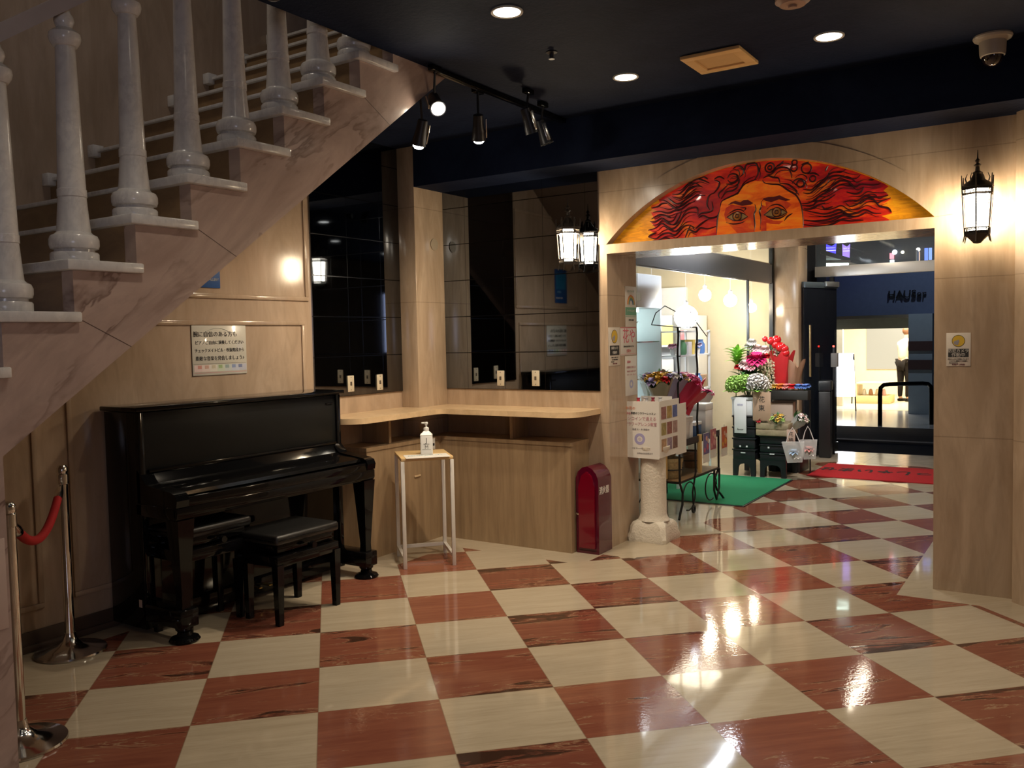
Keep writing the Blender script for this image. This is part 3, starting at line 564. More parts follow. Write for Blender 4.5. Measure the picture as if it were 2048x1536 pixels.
nt = thing('table_notice', 'white printed notice lying flat on the wooden table top', 'notice', (-1.10, 2.09, H+.0008), math.radians(47))
MB().bx(-.14, .155, -.15, .03, 0, .0012).build('sheet', m_paper, nt)
text('lettering', '手指の消毒にご協力ください', .018, M((.25, .45, .5), .6), nt, (0, -.035, .0018), (1, 0, 0), (0, 1, 0)); text('lettering', 'アルコール消毒液', .014, m_ink, nt, (0, -.03, .0018), (1, 0, 0), (0, 1, 0))
bt = thing('sanitiser_bottle', 'square white pump bottle lettered J M on the small table', 'bottle', (-1.11, 2.13, H+.0008), math.radians(38)); bt.scale = (1.14,)*3
bb = MB().bx(-.037, .037, -.030, .030, 0, .115, .007, seg=3)
vv = [[bb.bm.verts.new((a*x, b*y, z)) for a, b in ((-1, -1), (1, -1), (1, 1), (-1, 1))] for x, y, z in ((.0365, .0295, .112), (.0365, .0295, .118), (.017, .016, .137), (.014, .014, .14))]
for A, B in zip(vv, vv[1:]):
    for k in range(4): bb.bm.faces.new((A[k], A[(k+1) % 4], B[(k+1) % 4], B[k]))
bb.bm.faces.new(vv[-1]); bb.build('body', m_white_plastic, bt)
MB().lathe([(.0165, .139), (.0165, .158), (.012, .160), (.006, .162), (.006, .178), (.011, .179), (.012, .190), (.008, .193)], 18).build('pump', m_white_plastic, bt)
MB().bx(-.028, .008, -.007, .007, .183, .193, .003).build('nozzle', m_white_plastic, bt)
text('lettering', 'J', .040, m_ink, bt, (0, -.0306, .085), ext=.0004); text('lettering', 'M', .030, M((.12, .12, .12), .7), bt, (0, -.0306, .045), ext=.0004); text('lettering', 'hand clean', .008, m_ink, bt, (0, -.0306, .064), ext=.0004)
MB().bx(-.026, .026, -.0308, -.0299, .0305, .0312).build('label_line', m_ink, bt)

# ------------------------------------------------------------------ fire extinguisher cabinet
fx = Grp('extinguisher_box', 'dark red rounded fire extinguisher box on the floor beside the counter end', 'extinguisher box', (-.262, 2.93, 0))
shell = [(-.352, 0), (-.352, .53), (-.335, .575), (-.30, .605), (-.262, .615), (-.225, .60), (-.192, .565), (-.175, .52), (-.175, 0)]
m_redp = M((.085, .002, .016), .18, coat=.4); m_redw = M((.17, .002, .014), .15, coat=.5)
fx('case', MB().prism(shell, 2.845, 3.045), m_redp)
fx('front_window', MB().prism([(-.325, .04), (-.325, .47), (-.30, .55), (-.262, .58), (-.225, .55), (-.20, .47), (-.20, .04)], 2.828, 2.846), m_redw)
fx('inner_cylinder', MB().lathe([(.045, .05), (.05, .06), (.05, .40), (.03, .44), (.0001, .45)], 20, (-.262, 2.905, 0)), M((.45, .004, .01), .3))
fx('latch', MB().bx(-.348, -.325, 2.832, 2.846, .27, .285, .002), m_chrome); fx('foot', MB().bx(-.35, -.177, 2.84, 3.045, 0, .02), m_redp)
text('lettering', '消火器', .058, m_paper, fx.t, (.0885, 0, .44), (0, 1, 0), (0, 0, 1), ext=.001, wide=.85, bold=.001)

# ------------------------------------------------------------------ wall papers in the lobby
RA = PI/2
cols = [(.62, .30, .26), (.66, .42, .34), (.62, .56, .42), (.36, .50, .25), (.32, .42, .42), (.28, .36, .60), (.22, .26, .45)]
mg = sign('wall_notice', 'laminated white notice in Japanese with a rainbow strip, above the piano', 'notice', (XL+.0045, 1.0, 1.335), RA, .40, .30, M((.66, .64, .56), .25, coat=.5),
  [('腕に自信のある方も', .036, -.03, .245, m_ink, 'CENTER', 1), ('ピアノご自由に演奏してください', .026, 0, .195, m_ink, 'CENTER', .92), ('チェックメイトビル・吹抜階段から', .026, 0, .148, m_ink, 'CENTER', .88), ('素敵な音楽を発信しましょう♪', .029, 0, .100, m_ink, 'CENTER', .92)],
  [(-.19+.055*k, -.135+.055*k, .022, .062, M(tuple(.45+.5*x for x in cols[k]), .5), 'colour_square', 0) for k in range(7)]+[(-.165+.05*k, -.138+.05*k, .040, .060, M(cols[k], .5), 'colour_mark', .0006) for k in range(7)]+[(-.195, .195, .068, .0695, m_ink, 'rule', 0), (-.195, .195, .014, .0155, m_pinkink, 'rule', 0)])
MB().tube([(-.10+.17*q, -.004, .262+.022*math.sin(PI*q)) for q in [i/16 for i in range(17)]], .0012, 5).build('arc_line', M((.3, .34, .3), .6), mg)
bs = sign('blue_poster', 'blue poster mostly hidden behind the stair edge on the left wall', 'poster', (XL+.0045, .90, 1.862), RA, .24, .34, M((.015, .085, .30), .35), [('ART GALLERY', .022, .04, .05, m_paper, 'CENTER', 1), ('OPEN', .03, .04, .11, M((.3, .6, .8), .5), 'CENTER', 1)], [(-.10, .10, .14, .30, M((.02, .20, .42), .4), 'picture', 0)])
m_yel = M((.72, .48, .05), .5); m_grey = M((.35, .33, .36), .5)
def camsign(loc, rz, lab, h=.19, w=.125):
    t = sign('camera_warning_sign', lab, 'sign', loc, rz, w, h, M((.74, .68, .60), .5), [('防犯カメラ', .0225, 0, h*.455, m_paper, 'CENTER', .95), ('作動中', .024, 0, h*.335, m_paper, 'CENTER', 1), ('防犯カメラにて録画しています', .0085, 0, h*.215, m_ink, 'CENTER', .9), ('いたずら 盗難などの犯罪を', .0085, 0, h*.155, m_ink, 'CENTER', .9), ('防止するため', .0085, -w*.2, h*.10, m_ink, 'CENTER', .9), ('警備中 24時間', .0105, 0, h*.05, M((.2, .05, .06), .6), 'CENTER', 1)],
      [(-w*.42, w*.42, h*.27, h*.525, m_ink, 'black_band', 0)])
    cm = Matrix.Translation((0, -.003, h*.76)) @ Matrix.Rotation(PI/2, 4, 'X')
    MB().lathe([(w*.27, 0), (w*.27, .0008)], 28, m=cm).build('disc_rim', m_ink, t); MB().lathe([(w*.25, 0), (w*.25, .0014)], 28, m=cm).build('disc', m_yel, t)
    MB().prism([(-w*.20, h*.74), (w*.02, h*.80), (w*.04, h*.74), (-w*.02, h*.64), (-w*.18, h*.66)], -.0054, -.004).build('camera_symbol', m_grey, t)
    return t
camsign((2.031, YF-.0005, 1.307), 0, 'small camera warning sign with yellow disc on the right marble pier')
camsign((-.1905, 3.155, 1.307), RA, 'camera warning sign with yellow disc on the left jamb of the opening', .275, .18)
sign('rainbow_poster', 'narrow poster with a rainbow and a green band, high on the left jamb', 'poster', (-.1905, 3.435, 1.585), RA, .185, .30, m_paper, [('ハンドメイド', .02, 0, .262, M((.25, .4, .35), .6), 'CENTER', 1), ('ワークショップ', .02, 0, .118, m_paper, 'CENTER', 1), ('OPEN 10:00', .017, 0, .05, m_ink, 'CENTER', 1)], [(-.0925, .0925, .085, .145, M((.16, .40, .27), .5), 'green_band', 0), (-.0925, .0925, .074, .078, M((.16, .40, .27), .5), 'rule', 0)])
rb = bpy.data.objects['rainbow_poster']
for k, c in enumerate([(.70, .25, .08), (.65, .5, .15), (.2, .4, .25), (.12, .2, .42)]):
    r = .058-.009*k; MB().tube([(r*math.cos(PI*q), -.004, .165+r*1.15*math.sin(PI*q)) for q in [i/14 for i in range(15)]], .0045, 6).build('rainbow_stripe', M(c, .5), rb)
sign('flower_shop_sign', 'white card with pink flower shop lettering on the left jamb', 'sign', (-.1905, 3.385, 1.376), RA, .26, .205, m_paper, [('花や', .115, .01, .135, m_pinkink, 'CENTER', .95), ('ご用の方はお声かけください', .014, 0, .064, m_ink, 'CENTER', 1), ('営業中', .024, 0, .030, M((.65, .2, .2), .6), 'CENTER', 1)], [(-.13, .13, .2, .2045, m_pinkink, 'rule', 0), (-.13, .13, .008, .0095, m_pinkink, 'rule', 0)])
fl = sign('pink_text_flyer', 'white flyer with pink text and a round emblem, lowest on the left jamb', 'flyer', (-.1905, 3.425, 1.075), RA, .195, .295, m_paper, [('お花の', .02, -.04, .25, m_pinkink, 'CENTER', 1), ('定期便はじめました', .018, 0, .21, M((.55, .30, .32), .6), 'CENTER', 1), ('季節の花をお届けします', .014, 0, .18, M((.55, .30, .32), .6), 'CENTER', 1), ('ギフト・ブーケ・アレンジ', .013, 0, .155, M((.55, .30, .32), .6), 'CENTER', 1)])
MB().lathe([(.016, 0), (.016, .001), (.032, .001), (.032, 0)], 26, m=Matrix.Translation((0, -.003, .085)) @ Matrix.Rotation(PI/2, 4, 'X'), cap=False).build('emblem', M((.40, .42, .62), .6), fl)
sign('edge_notice', 'pale paper notice at the far left edge of the view', 'notice', (-.3495, -1.13, .60), RA, .20, .30, M((.55, .42, .36), .6), [('ご注意', .04, 0, .24, M((.4, .2, .18), .6), 'CENTER', 1), ('関係者以外', .03, 0, .16, M((.4, .2, .18), .6), 'CENTER', 1), ('立入禁止', .03, 0, .10, M((.4, .2, .18), .6), 'CENTER', 1)])

# ------------------------------------------------------------------ wall lanterns
m_lglass = EM((1, .80, .54), 110)
def lantern(x, label):
    t = thing('wall_lantern', label, 'lantern', (x, 2.90, 1.98), 0, 'gothic wall lanterns by the arch')
    n = 6; R1, R2, h0, h1 = .066, .082, .055, .305
    def poly(r, z, off=0): return [Vector((r*math.cos(2*PI*(k+off)/n+PI/6), r*math.sin(2*PI*(k+off)/n+PI/6), z)) for k in range(n)]
    g = MB(); A = [g.bm.verts.new(p) for p in poly(R1*.74, h0)]; B = [g.bm.verts.new(p) for p in poly(R2*.76, h1)]
    for k in range(n): g.bm.faces.new((A[k], A[(k+1) % n], B[(k+1) % n], B[k]))
    g.build('glass_shade', m_lglass, t)
    lo, hi = poly(R1, h0-.01), poly(R2, h1)
    for k in range(n):
        MB().tube([lo[k]+(lo[k]*.12).xyz*Vector((1, 1, 0))-Vector((0, 0, .035)), lo[k], lo[k].lerp(hi[k], .5), hi[k], hi[k]*1.03+Vector((0, 0, .055))], .0052, 6, taper=lambda q: 1-.45*abs(2*q-1)).build('rib', m_darkbronze, t)
    for nm, rings, bands, (r, z, hh) in (('lower_tracery_band', ((R1, h0), (R1*1.03, h0+.03)), (((R1, h0), (R1*1.02, h0+.014)),), (R1*1.01, h0, .03)),
            ('upper_tracery_band', ((R2, h1), (R2*.985, h1-.035)), (((R2*.99, h1-.016), (R2, h1)), ((R2*.975, h1-.044), (R2*.98, h1-.036))), (R2*.99, h1-.035, .035))):
        bd = MB()
        for rr, z_ in rings: bd.tube(poly(rr, z_), .0035, 6, True)
        for (ra_, za), (rb_, zb) in bands:
            VA = [bd.bm.verts.new(p) for p in poly(ra_, za)]; VB = [bd.bm.verts.new(p) for p in poly(rb_, zb)]
            for k in range(n): bd.bm.faces.new((VA[k], VA[(k+1) % n], VB[(k+1) % n], VB[k]))
        P6 = poly(r, z)
        for k in range(n):
            for q in range(5):
                a, b = P6[k].lerp(P6[(k+1) % n], q/5), P6[k].lerp(P6[(k+1) % n], (q+1)/5)
                bd.tube([a, (a+b)/2+Vector((0, 0, hh)), b], .0026, 4); bd.tube([a+Vector((0, 0, hh)), (a+b)/2, b+Vector((0, 0, hh))], .0026, 4)
        bd.build(nm, m_darkbronze, t)
    MB().lathe([(.0001, 0), (.02, .004), (.034, .018), (R1*.98, .046), (R1, .056)], 6, m=Matrix.Rotation(PI/6, 4, 'Z')).build('bottom_cup', m_darkbronze, t)
    MB().lathe([(R2, h1), (R2*.8, h1+.022), (.04, h1+.038), (.022, h1+.07), (.026, h1+.078), (.012, h1+.088), (.010, h1+.11), (.020, h1+.118), (.006, h1+.13), (.014, h1+.142), (.004, h1+.155), (.0015, h1+.20)], 12).build('crown', m_darkbronze, t)
    for k in range(n):
        a = 2*PI*k/n; MB().tube([(R2*.62*math.cos(a), R2*.62*math.sin(a), h1+.02), (R2*.72*math.cos(a), R2*.72*math.sin(a), h1+.05), (R2*.6*math.cos(a), R2*.6*math.sin(a), h1+.075)], .005, 6, taper=lambda q: 1-.7*q).build('crown_leaf', m_darkbronze, t)
    MB().lathe([(.045, 0), (.045, .008), (.03, .014)], 20, m=Matrix.Translation((0, .159, h1-.06)) @ Matrix.Rotation(PI/2, 4, 'X')).build('wall_plate', m_darkbronze, t)
    MB().tube([(0, .15, h1-.06), (0, .12, h1-.02), (0, .10, h1-.01), (0, .085, h1-.005)], .007, 8).build('bracket', m_darkbronze, t)
    return t
lantern(-.41, 'lit gothic iron lantern in front of the black glass, left of the arch'); lantern(2.135, 'lit gothic iron lantern on the marble pier, right of the arch')

# ------------------------------------------------------------------ ceiling fittings
m_disc = EM((1, .86, .66), 14); m_rim = M((.5, .47, .42), .4)
for i, (x, y) in enumerate(DOWN+DOWN_BACK):
    lb = {4: 'round lit downlight in the nearer row, right of the view', 5: 'round lit downlight behind the viewer toward the stairs', 6: 'round lit downlight overhead just behind the viewer', 7: 'round lit downlight behind the viewer on the right', 8: 'round lit downlight at the rear of the hall', 0: 'round lit downlight nearest the stairwell, upper middle of the ceiling', 1: 'round lit downlight near the beam, closest to the track lights', 2: 'round lit downlight near the beam, right of the square vent', 3: 'round lit downlight just above the view'}.get(i, 'round lit downlight farther back in the hall')
    t = thing('downlight', lb, 'downlight', (x, y, HC-.006), 0, 'recessed ceiling downlights')
    MB().lathe([(.062, .0), (.072, -.002), (.074, .003), (.072, .0058)], 32, cap=False).build('trim_ring', m_rim, t)
    MB().lathe([(.0001, .001), (.061, .001), (.061, .005)], 32).build('lens', m_disc, t)
def track(p, a, on, label):
    p, a = Vector(p), Vector(a); d = (a-p).normalized(); t = thing('track_spotlight', label, 'spotlight', (p.x, p.y, HC-.03), 0, 'ceiling track spotlights')
    l = Vector(t.location); q = p-l; rm = Matrix.Translation(q) @ d.to_track_quat('Z', 'Y').to_matrix().to_4x4()
    MB().bx(-.018, .018, -.04, .04, .0, .029, .003).build('adapter', m_black, t)
    MB().cyl((0, 0, 0), q-d*.05, .007, seg=8).build('stem', m_blackplastic, t)
    MB().lathe([(.020, -.075), (.030, -.07), (.032, -.01), (.040, .045), (.043, .075), (.037, .075), (.034, .05), (.0001, .045)], 24, m=rm).build('lamp_head', m_blackplastic, t)
    MB().bx(-.05, -.042, -.012, .012, -.05, .06, .002, m=rm).build('yoke', m_steel, t)
    if on: MB().lathe([(.034, .062), (.034, .070), (.030, .084), (.018, .094), (.0001, .097)], 24, m=rm).build('lens', EM((1, .88, .70), 90), t)
tb = tag(MB().bx(-.33, -.295, 1.30, 2.695, HC-.03, HC-.001, .003).build('lighting_track', m_black), 'black lighting track on ceiling running to the beam', 'lighting track')
labs = ['lit track spotlight nearest the stair, the brightest one', 'lit track spotlight just below the brightest one', 'lit track spotlight on the black rail, right of the stair edge', 'unlit black track spotlight, nearer one beyond the lit ones', 'unlit black track spotlight, closest to the beam']
for (p, a, on), lb in zip(SPOTS, labs): track(p, a, on, lb)
vn = thing('ceiling_vent', 'square beige ceiling vent with a recessed centre', 'vent', (.985, 2.09, HC-.02))
m_vent = M((.78, .50, .22), .5)
vb = MB()
for a in ((-.16, .16, -.16, -.105), (-.16, .16, .105, .16), (-.16, -.105, -.105, .105), (.105, .16, -.105, .105)): vb.bx(a[0], a[1], a[2], a[3], 0, .018, .003)
vb.build('frame', m_vent, vn); MB().bx(-.105, .105, -.105, .105, .010, .018).build('panel', M((.66, .42, .19), .5), vn)
def dome(loc, label, s=1):
    t = thing('dome_camera', label, 'security camera', loc, 0, 'ceiling dome cameras')
    mw = M((.55, .49, .40), .4)
    MB().lathe([(.088*s, 0), (.09*s, -.008*s), (.085*s, -.018*s), (.062*s, -.03*s), (.060*s, -.085*s), (.056*s, -.10*s), (.048*s, -.104*s)], 36).build('housing', mw, t)
    MB().lathe([(.05*s, -.102*s), (.047*s, -.118*s), (.036*s, -.138*s), (.02*s, -.149*s), (.0001, -.153*s)], 30).build('lens_dome', M((.02, .012, .012), .06, coat=1.), t)
dome((2.226, 2.581, HC), 'cream dome camera with dark lens, at the upper right of the ceiling'); dome((0.0, -.11, HC), 'dome camera at the edge of the stairwell, cut by the top of the view')
sd = thing('smoke_detector', 'round beige smoke detector cut by the top of the view', 'smoke detector', (1.536, 1.477, HC))
MB().lathe([(.075, 0), (.075, -.014), (.06, -.024), (.055, -.03), (.0001, -.032)], 32).build('body', M((.42, .27, .20), .5), sd); MB().lathe([(.02, -.031), (.018, -.042), (.0001, -.044)], 20).build('sensor_cap', M((.42, .27, .20), .5), sd)
sp = thing('sprinkler_head', 'small dark sprinkler head on the dark ceiling', 'sprinkler', (.317, 1.463, HC))
MB().lathe([(.03, 0), (.03, -.004), (.012, -.01), (.01, -.03)], 20).build('escutcheon', M((.012, .012, .016), .4), sp); MB().lathe([(.0001, -.036), (.016, -.036), (.016, -.033), (.004, -.03)], 16).build('deflector', M((.012, .012, .016), .4), sp)
# ------------------------------------------------------------------ pedestal with the poster box, at the left jamb
m_stucco = NT('rough_white_stucco'); _p = m_stucco.pos()
m_stucco = m_stucco.set(color=m_stucco.mix(m_stucco.noise(_p, 30, 4), (.60, .55, .46), (.76, .71, .62)), rough=.8, normal=m_stucco.bump(m_stucco.noise(_p, 70, 4), .6, .01))
pd = thing('stone_pedestal', 'rough white plaster column pedestal with a flared square foot, at the left jamb', 'pedestal', (-.04, 3.47, 0))
ft = MB(); vv = []
for z, h, cr in ((0, .152, .02), (.03, .155, .02), (.07, .145, .03), (.11, .14, .03), (.135, .13, .04), (.15, .105, .045)):
    q = [(-h, -h+cr), (-h+cr, -h), (0, -h+cr*.7), (h-cr, -h), (h, -h+cr), (h-cr*.7, 0), (h, h-cr), (h-cr, h), (0, h-cr*.7), (-h+cr, h), (-h, h-cr), (-h+cr*.7, 0)]
    vv.append([ft.bm.verts.new((a, b, z)) for a, b in q])
for A, B in zip(vv, vv[1:]):
    for k in range(12): ft.bm.faces.new((A[k], A[(k+1) % 12], B[(k+1) % 12], B[k]))
ft.bm.faces.new(vv[0][::-1]); ft.bm.faces.new(vv[-1]); ft.build('foot', m_stucco, pd)
MB().lathe([(.118, .148), (.105, .17), (.096, .20), (.095, .40), (.093, .63), (.11, .655), (.125, .68), (.125, .70)], 32).build('shaft', m_stucco, pd)
PB = Grp('poster_box', 'open white cardboard box with flower posters, standing on the plaster pedestal', 'box', (-.09, 3.36, .618))
# boards hang around the pedestal head: front board faces the viewer, side board faces the passage
bd = MB(); bd.prism([(-.245, 1.035), (.062, 1.04), (.062, .616), (-.225, .622)], 3.350, 3.354); PB('front_board', bd, m_paper)
bd = MB(); bd.bx(.062, .066, 3.352, 3.72, .625, 1.04); PB('side_board', bd, m_paper)
bd = MB(); bd.bx(-.19, .06, 3.60, 3.604, .70, 1.06); PB('rear_board', bd, m_paper); PB('tray', MB().bx(-.17, .06, 3.36, 3.60, .703, .72), m_paper)
PB('side_sheet', MB().bx(.036, .039, 3.73, 3.93, .60, .99), m_paper)
def tx(body, size, x, z, mt, wd=1): text('lettering', body, size, mt, PB.t, (x+.09, 3.3482-3.36, z-.618), wide=wd)
m_lilac = M((.36, .34, .58), .6); m_rose = M((.60, .32, .36), .6)
tx('お花の', .026, -.16, .985, M((.8, .28, .12), .6)); tx('好き', .022, -.18, .945, m_pinkink); tx('季節のフラワーレッスン', .020, -.06, .948, m_ink, .9)
tx('ワンコインで通える', .032, -.085, .908, m_rose, .9); tx('フラワーアレンジ教室', .030, -.08, .868, m_rose, .85); tx('毎週 火・木 開催中', .016, -.08, .83, M((.3, .28, .3), .6)); tx('バラ ガーベラ ひまわり', .014, -.08, .69, M((.3, .28, .3), .6)); tx('お申込みは店頭まで', .014, -.05, .655, M((.3, .28, .3), .6))
PB('emblem', MB().lathe([(.022, 0), (.022, .0012), (.042, .0012), (.042, 0)], 30, m=Matrix.Translation((-.09, 3.350, .76)) @ Matrix.Rotation(PI/2, 4, 'X'), cap=False), m_lilac)
PB('emblem_centre', MB().lathe([(.0001, 0), (.012, 0), (.012, .0012)], 20, m=Matrix.Translation((-.09, 3.349, .76)) @ Matrix.Rotation(PI/2, 4, 'X')), M((.55, .5, .55), .6))
pc = [(.34, .16, .15), (.42, .30, .10), (.10, .14, .36), (.36, .30, .12), (.30, .12, .10), (.40, .26, .24), (.45, .28, .16), (.33, .25, .33), (.22, .12, .1)]
for r in range(3):
    for c in range(3): PB('photo', MB().bx(.0655, .0672, 3.385+.105*c, 3.475+.105*c, .905-.118*r, .995-.118*r), M(pc[r*3+c], .5, var=.5, scale=40))
for x, y, c, cn in ((-.12, 3.40, (.55, .05, .08), 'red'), (-.07, 3.43, (.5, .5, .5), 'grey'), (-.03, 3.46, (.30, .03, .05), 'dark red'), (.01, 3.50, (.6, .6, .6), 'pale grey'), (-.10, 3.47, (.72, .70, .68), 'white')):
    t = thing('ribbon_roll', f'small {cn} wrapped roll sticking out of the poster box', 'roll', (x, y, .7205), 0, 'rolls in the poster box')
    MB().lathe([(.016, 0), (.018, .01), (.018, .30), (.010, .325), (.016, .34)], 14).build('roll', M(c, .3), t)

# ------------------------------------------------------------------ wrought iron flower cart
CT = Grp('flower_cart', 'black wrought iron flower cart with wooden posts and curled legs, on the green mat', 'cart', (-.34, 4.65, 0))
x0, x1, y0, y1 = -.62, -.13, 4.20, 5.12
def T(pts, r=.009): return MB().tube(pts, r, 8)
for z in (.30, .60): CT('rail', MB().tube([(x0, y0, z), (x1, y0, z), (x1, y1, z), (x0, y1, z)], .0095, 8, True), m_iron)
CT('tray', MB().bx(x0, x1, y0, y1, .602, .618), m_blackplastic); CT('tray_rim', MB().bx(x0-.012, x0+.002, y0, y1, .60, .66), m_blackplastic); CT('tray_rim', MB().bx(x1-.002, x1+.012, y0, y1, .60, .65), m_blackplastic)
CT('lower_shelf', MB().bx(x0, x1, y0, y1, .305, .313), M((.25, .15, .07), .6))
for (x, y, sx_, sy_) in ((x0, y0, -1, -1), (x1, y0, .4, -1), (x1, y1, .4, 1), (x0, y1, -1, 1)):
    CT('leg', T([(x, y, .60), (x, y, .30), (x-.03*sx_, y-.09*sy_, .20), (x, y-.05*sy_, .11), (x+.03*sx_, y+.03*sy_, .05), (x+.05*sx_, y+.07*sy_, .012)], .010), m_iron)
    CT('scroll', T([(x, y-sy_*(.20-.14*math.cos(q)), .16+.12*math.sin(q)) for q in [PI*2*i/16 for i in range(14)]], .006), m_iron)
CT('hoop', T([(x1+.01, 4.98, .30), (x1+.01, 4.97, .12), (x1+.01, 5.03, .03), (x1+.01, 5.10, .12), (x1+.01, 5.11, .30)], .010), m_iron)
CT('front_strut', T([(x1, 4.55, .60), (x1+.01, 4.53, .35), (x1, 4.48, .18), (x1, 4.50, .05)], .008), m_iron)
wh = CT('wheel', MB().tube([(x1, 4.50+.028*math.cos(a), .034+.028*math.sin(a)) for a in [2*PI*i/16 for i in range(16)]], .010, 8, True), m_blackplastic)
for (x, y) in ((x1+.012, 4.62), (-.25, 4.185)): CT('wooden_post', MB().bx(x-.016, x+.016, y-.016, y+.016, .33, .66, .003), M((.62, .42, .16), .45))
for (x, y) in ((x1-.02, 4.24), (x1-.02, 4.66)): CT('canopy_pole', T([(x, y, .60)]+[(x+.004*math.cos(i*1.3), y+.004*math.sin(i*1.3), .62+.06*i) for i in range(17)], .009), m_iron)
CT('canopy_wire', T([(x1-.02, 3.72, 1.60), (x1-.02, 3.80, 1.69), (x1-.02, 3.98, 1.75), (x1-.02, 4.24, 1.70), (x1-.02, 4.45, 1.76), (x1-.02, 4.66, 1.62), (x1-.02, 4.9, 1.5)], .004), m_iron)
CT('canopy_wire', T([(x1-.02, 3.72, 1.60), (x1-.02, 4.24, 1.58), (x1-.02, 4.66, 1.58)], .004), m_iron)
def pot(loc, r, h, col, lab, cat='basket', nm='flower_basket'):
    t = thing(nm, lab, cat, loc); MB().lathe([(r*.72, 0), (r*.8, .01), (r*.95, h*.8), (r, h*.82), (r, h), (r*.9, h), (r*.78, .02), (.0001, .02)], 26).build('body', col, t)
    MB().lathe([(r*1.01, h*.42), (r*1.02, h*.45), (r*1.0, h*.48)], 26, cap=False).build('band', M((.02, .02, .02), .5), t); return t
m_wick = M((.40, .30, .15), .6, var=.4, scale=60)
pot((-.27, 4.36, .314), .10, .17, m_wick, 'round woven basket low on the iron cart'); pot((-.47, 4.72, .314), .085, .15, m_wick, 'small woven basket behind the other one on the cart')
pot((-.35, 4.98, .314), .09, .15, M((.28, .16, .09), .6), 'brown pot at the far end of the cart shelf', 'pot', 'plant_pot')
def ibox(nm, lab, cat, x0, x1, y0, y1, z0, z1, mat, lid=None):
    t = thing(nm, lab, cat, ((x0+x1)/2, (y0+y1)/2, z0)); a, b = (x1-x0)/2, (y1-y0)/2; h = z1-z0
    MB().bx(-a, a, -b, b, 0, h*.8, .003).build('body', mat, t); MB().bx(-a-.003, a+.003, -b-.003, b+.003, h*.8, h, .003).build('lid', lid or mat, t); return t
m_bluebox = M((.06, .12, .26), .4); m_brightw = M((.82, .84, .86), .4, var=.02)
ibox('gift_box', 'dark blue gift box on the cart tray', 'box', -.36, -.16, 4.62, 4.78, .6185, .76, m_bluebox, m_brightw); ibox('gift_box', 'white gift box at the near end of the cart tray', 'box', -.42, -.16, 4.36, 4.58, .6185, .82, m_brightw)
ibox('gift_box', 'tall white gift box at the far end of the cart tray', 'box', -.40, -.16, 4.88, 5.06, .6185, .90, m_brightw); ibox('gift_box', 'pale blue gift box in the middle of the cart tray', 'box', -.58, -.40, 4.60, 4.84, .6185, .80, M((.45, .6, .75), .4))
# flower cards hanging along the cart side
for k, (y, w_, z0, z1, c1, c2) in enumerate(((4.76, .15, .40, .66, (.16, .14, .34), (.50, .10, .16)), (4.93, .15, .42, .68, (.50, .16, .20), (.60, .3, .3)), (5.22, .15, .40, .67, (.60, .12, .03), (.70, .34, .03)))):
    t = thing('flower_card', ['purple and red flower picture card hanging on the cart side, nearest one', 'pink flower picture card hanging on the cart side, middle one', 'orange flower picture card hanging at the far end of the cart'][k], 'card', (x1+.018, y, z0), 0, 'hanging flower picture cards')
    MB().bx(0, .003, -w_/2, w_/2, 0, z1-z0).build('card', m_paper, t)
    MB().bx(.0032, .0042, -w_/2+.004, w_/2-.004, .075, z1-z0-.004).build('picture', M(c1, .4, var=.6, scale=25), t)
    for j in range(5): MB().lathe([(.0001, 0), (.022+.006*(j % 2), 0), (.02, .0012)], 12, m=Matrix.Translation((.0042, -.04+.022*j, .11+.025*((j*7) % 5))) @ Matrix.Rotation(PI/2, 4, 'Y')).build('printed_flower', M([c2, c1, (.7, .4, .3), c2, (.75, .6, .5)][j], .4), t)
    MB().cyl((.0015, 0, z1-z0), (.0015, 0, z1-z0+.02), .002, seg=6).build('hook', m_steel, t)

# ------------------------------------------------------------------ bouquets and plants
m_stem = M((.10, .26, .05), .5); m_leafd = M((.05, .17, .04), .45, var=.3); m_leafl = M((.28, .60, .08), .45, var=.2); m_lime = M((.50, .74, .22), .5, var=.15)
def bouquet(loc, tilt, wrap, wrapc, heads, label, L=.34, r=.13, leaves=True, name='bouquet', heads_r=.048):
    t = thing(name, label, 'bouquet', loc, 0, None); d = Vector(tilt).normalized(); q = d.to_track_quat('Z', 'Y').to_matrix().to_4x4()
    MB().lathe([(.018, 0), (.03, .02), (.035, .06), (r*.6, L*.55), (r, L)], 30, m=q, cap=False, ruffle=(2, .12, 5, .03)).build('wrapping', wrapc, t)
    MB().lathe([(.036, .05), (.04, .065), (.036, .08)], 20, m=q, cap=False).build('ribbon', M((.7, .62, .3), .4), t)
    st = MB()
    for k in range(7):
        a = 2*PI*k/7; st.tube([q @ Vector((.01*math.cos(a), .01*math.sin(a), .03)), q @ Vector((r*.55*math.cos(a), r*.55*math.sin(a), L*.95))], .003, 5)
    st.build('stems', m_stem, t)
    i = 0
    for col, n in heads:
        for _ in range(n):
            a = i*2.4; rr = r*.85*math.sqrt((i+.5)/sum(h[1] for h in heads)); i += 1
            c = q @ Vector((rr*math.cos(a), rr*math.sin(a), L*.98+.03*(1-rr/r)))
            MB().bloom(c, heads_r*random.uniform(.85, 1.2), 5, 3, q.to_3x3() @ Vector((.5*math.cos(a), .5*math.sin(a), 1))).build('flower_head', col, t)
    if leaves:
        lf = MB()
        for k in range(9):
            a = 2*PI*k/9+.3; lf.leaf(q @ Vector((r*.5*math.cos(a), r*.5*math.sin(a), L*.8)), q @ Vector((r*1.15*math.cos(a), r*1.15*math.sin(a), L*1.12)), .045, .15)
        lf.build('leaves', m_leafd, t)
    return t
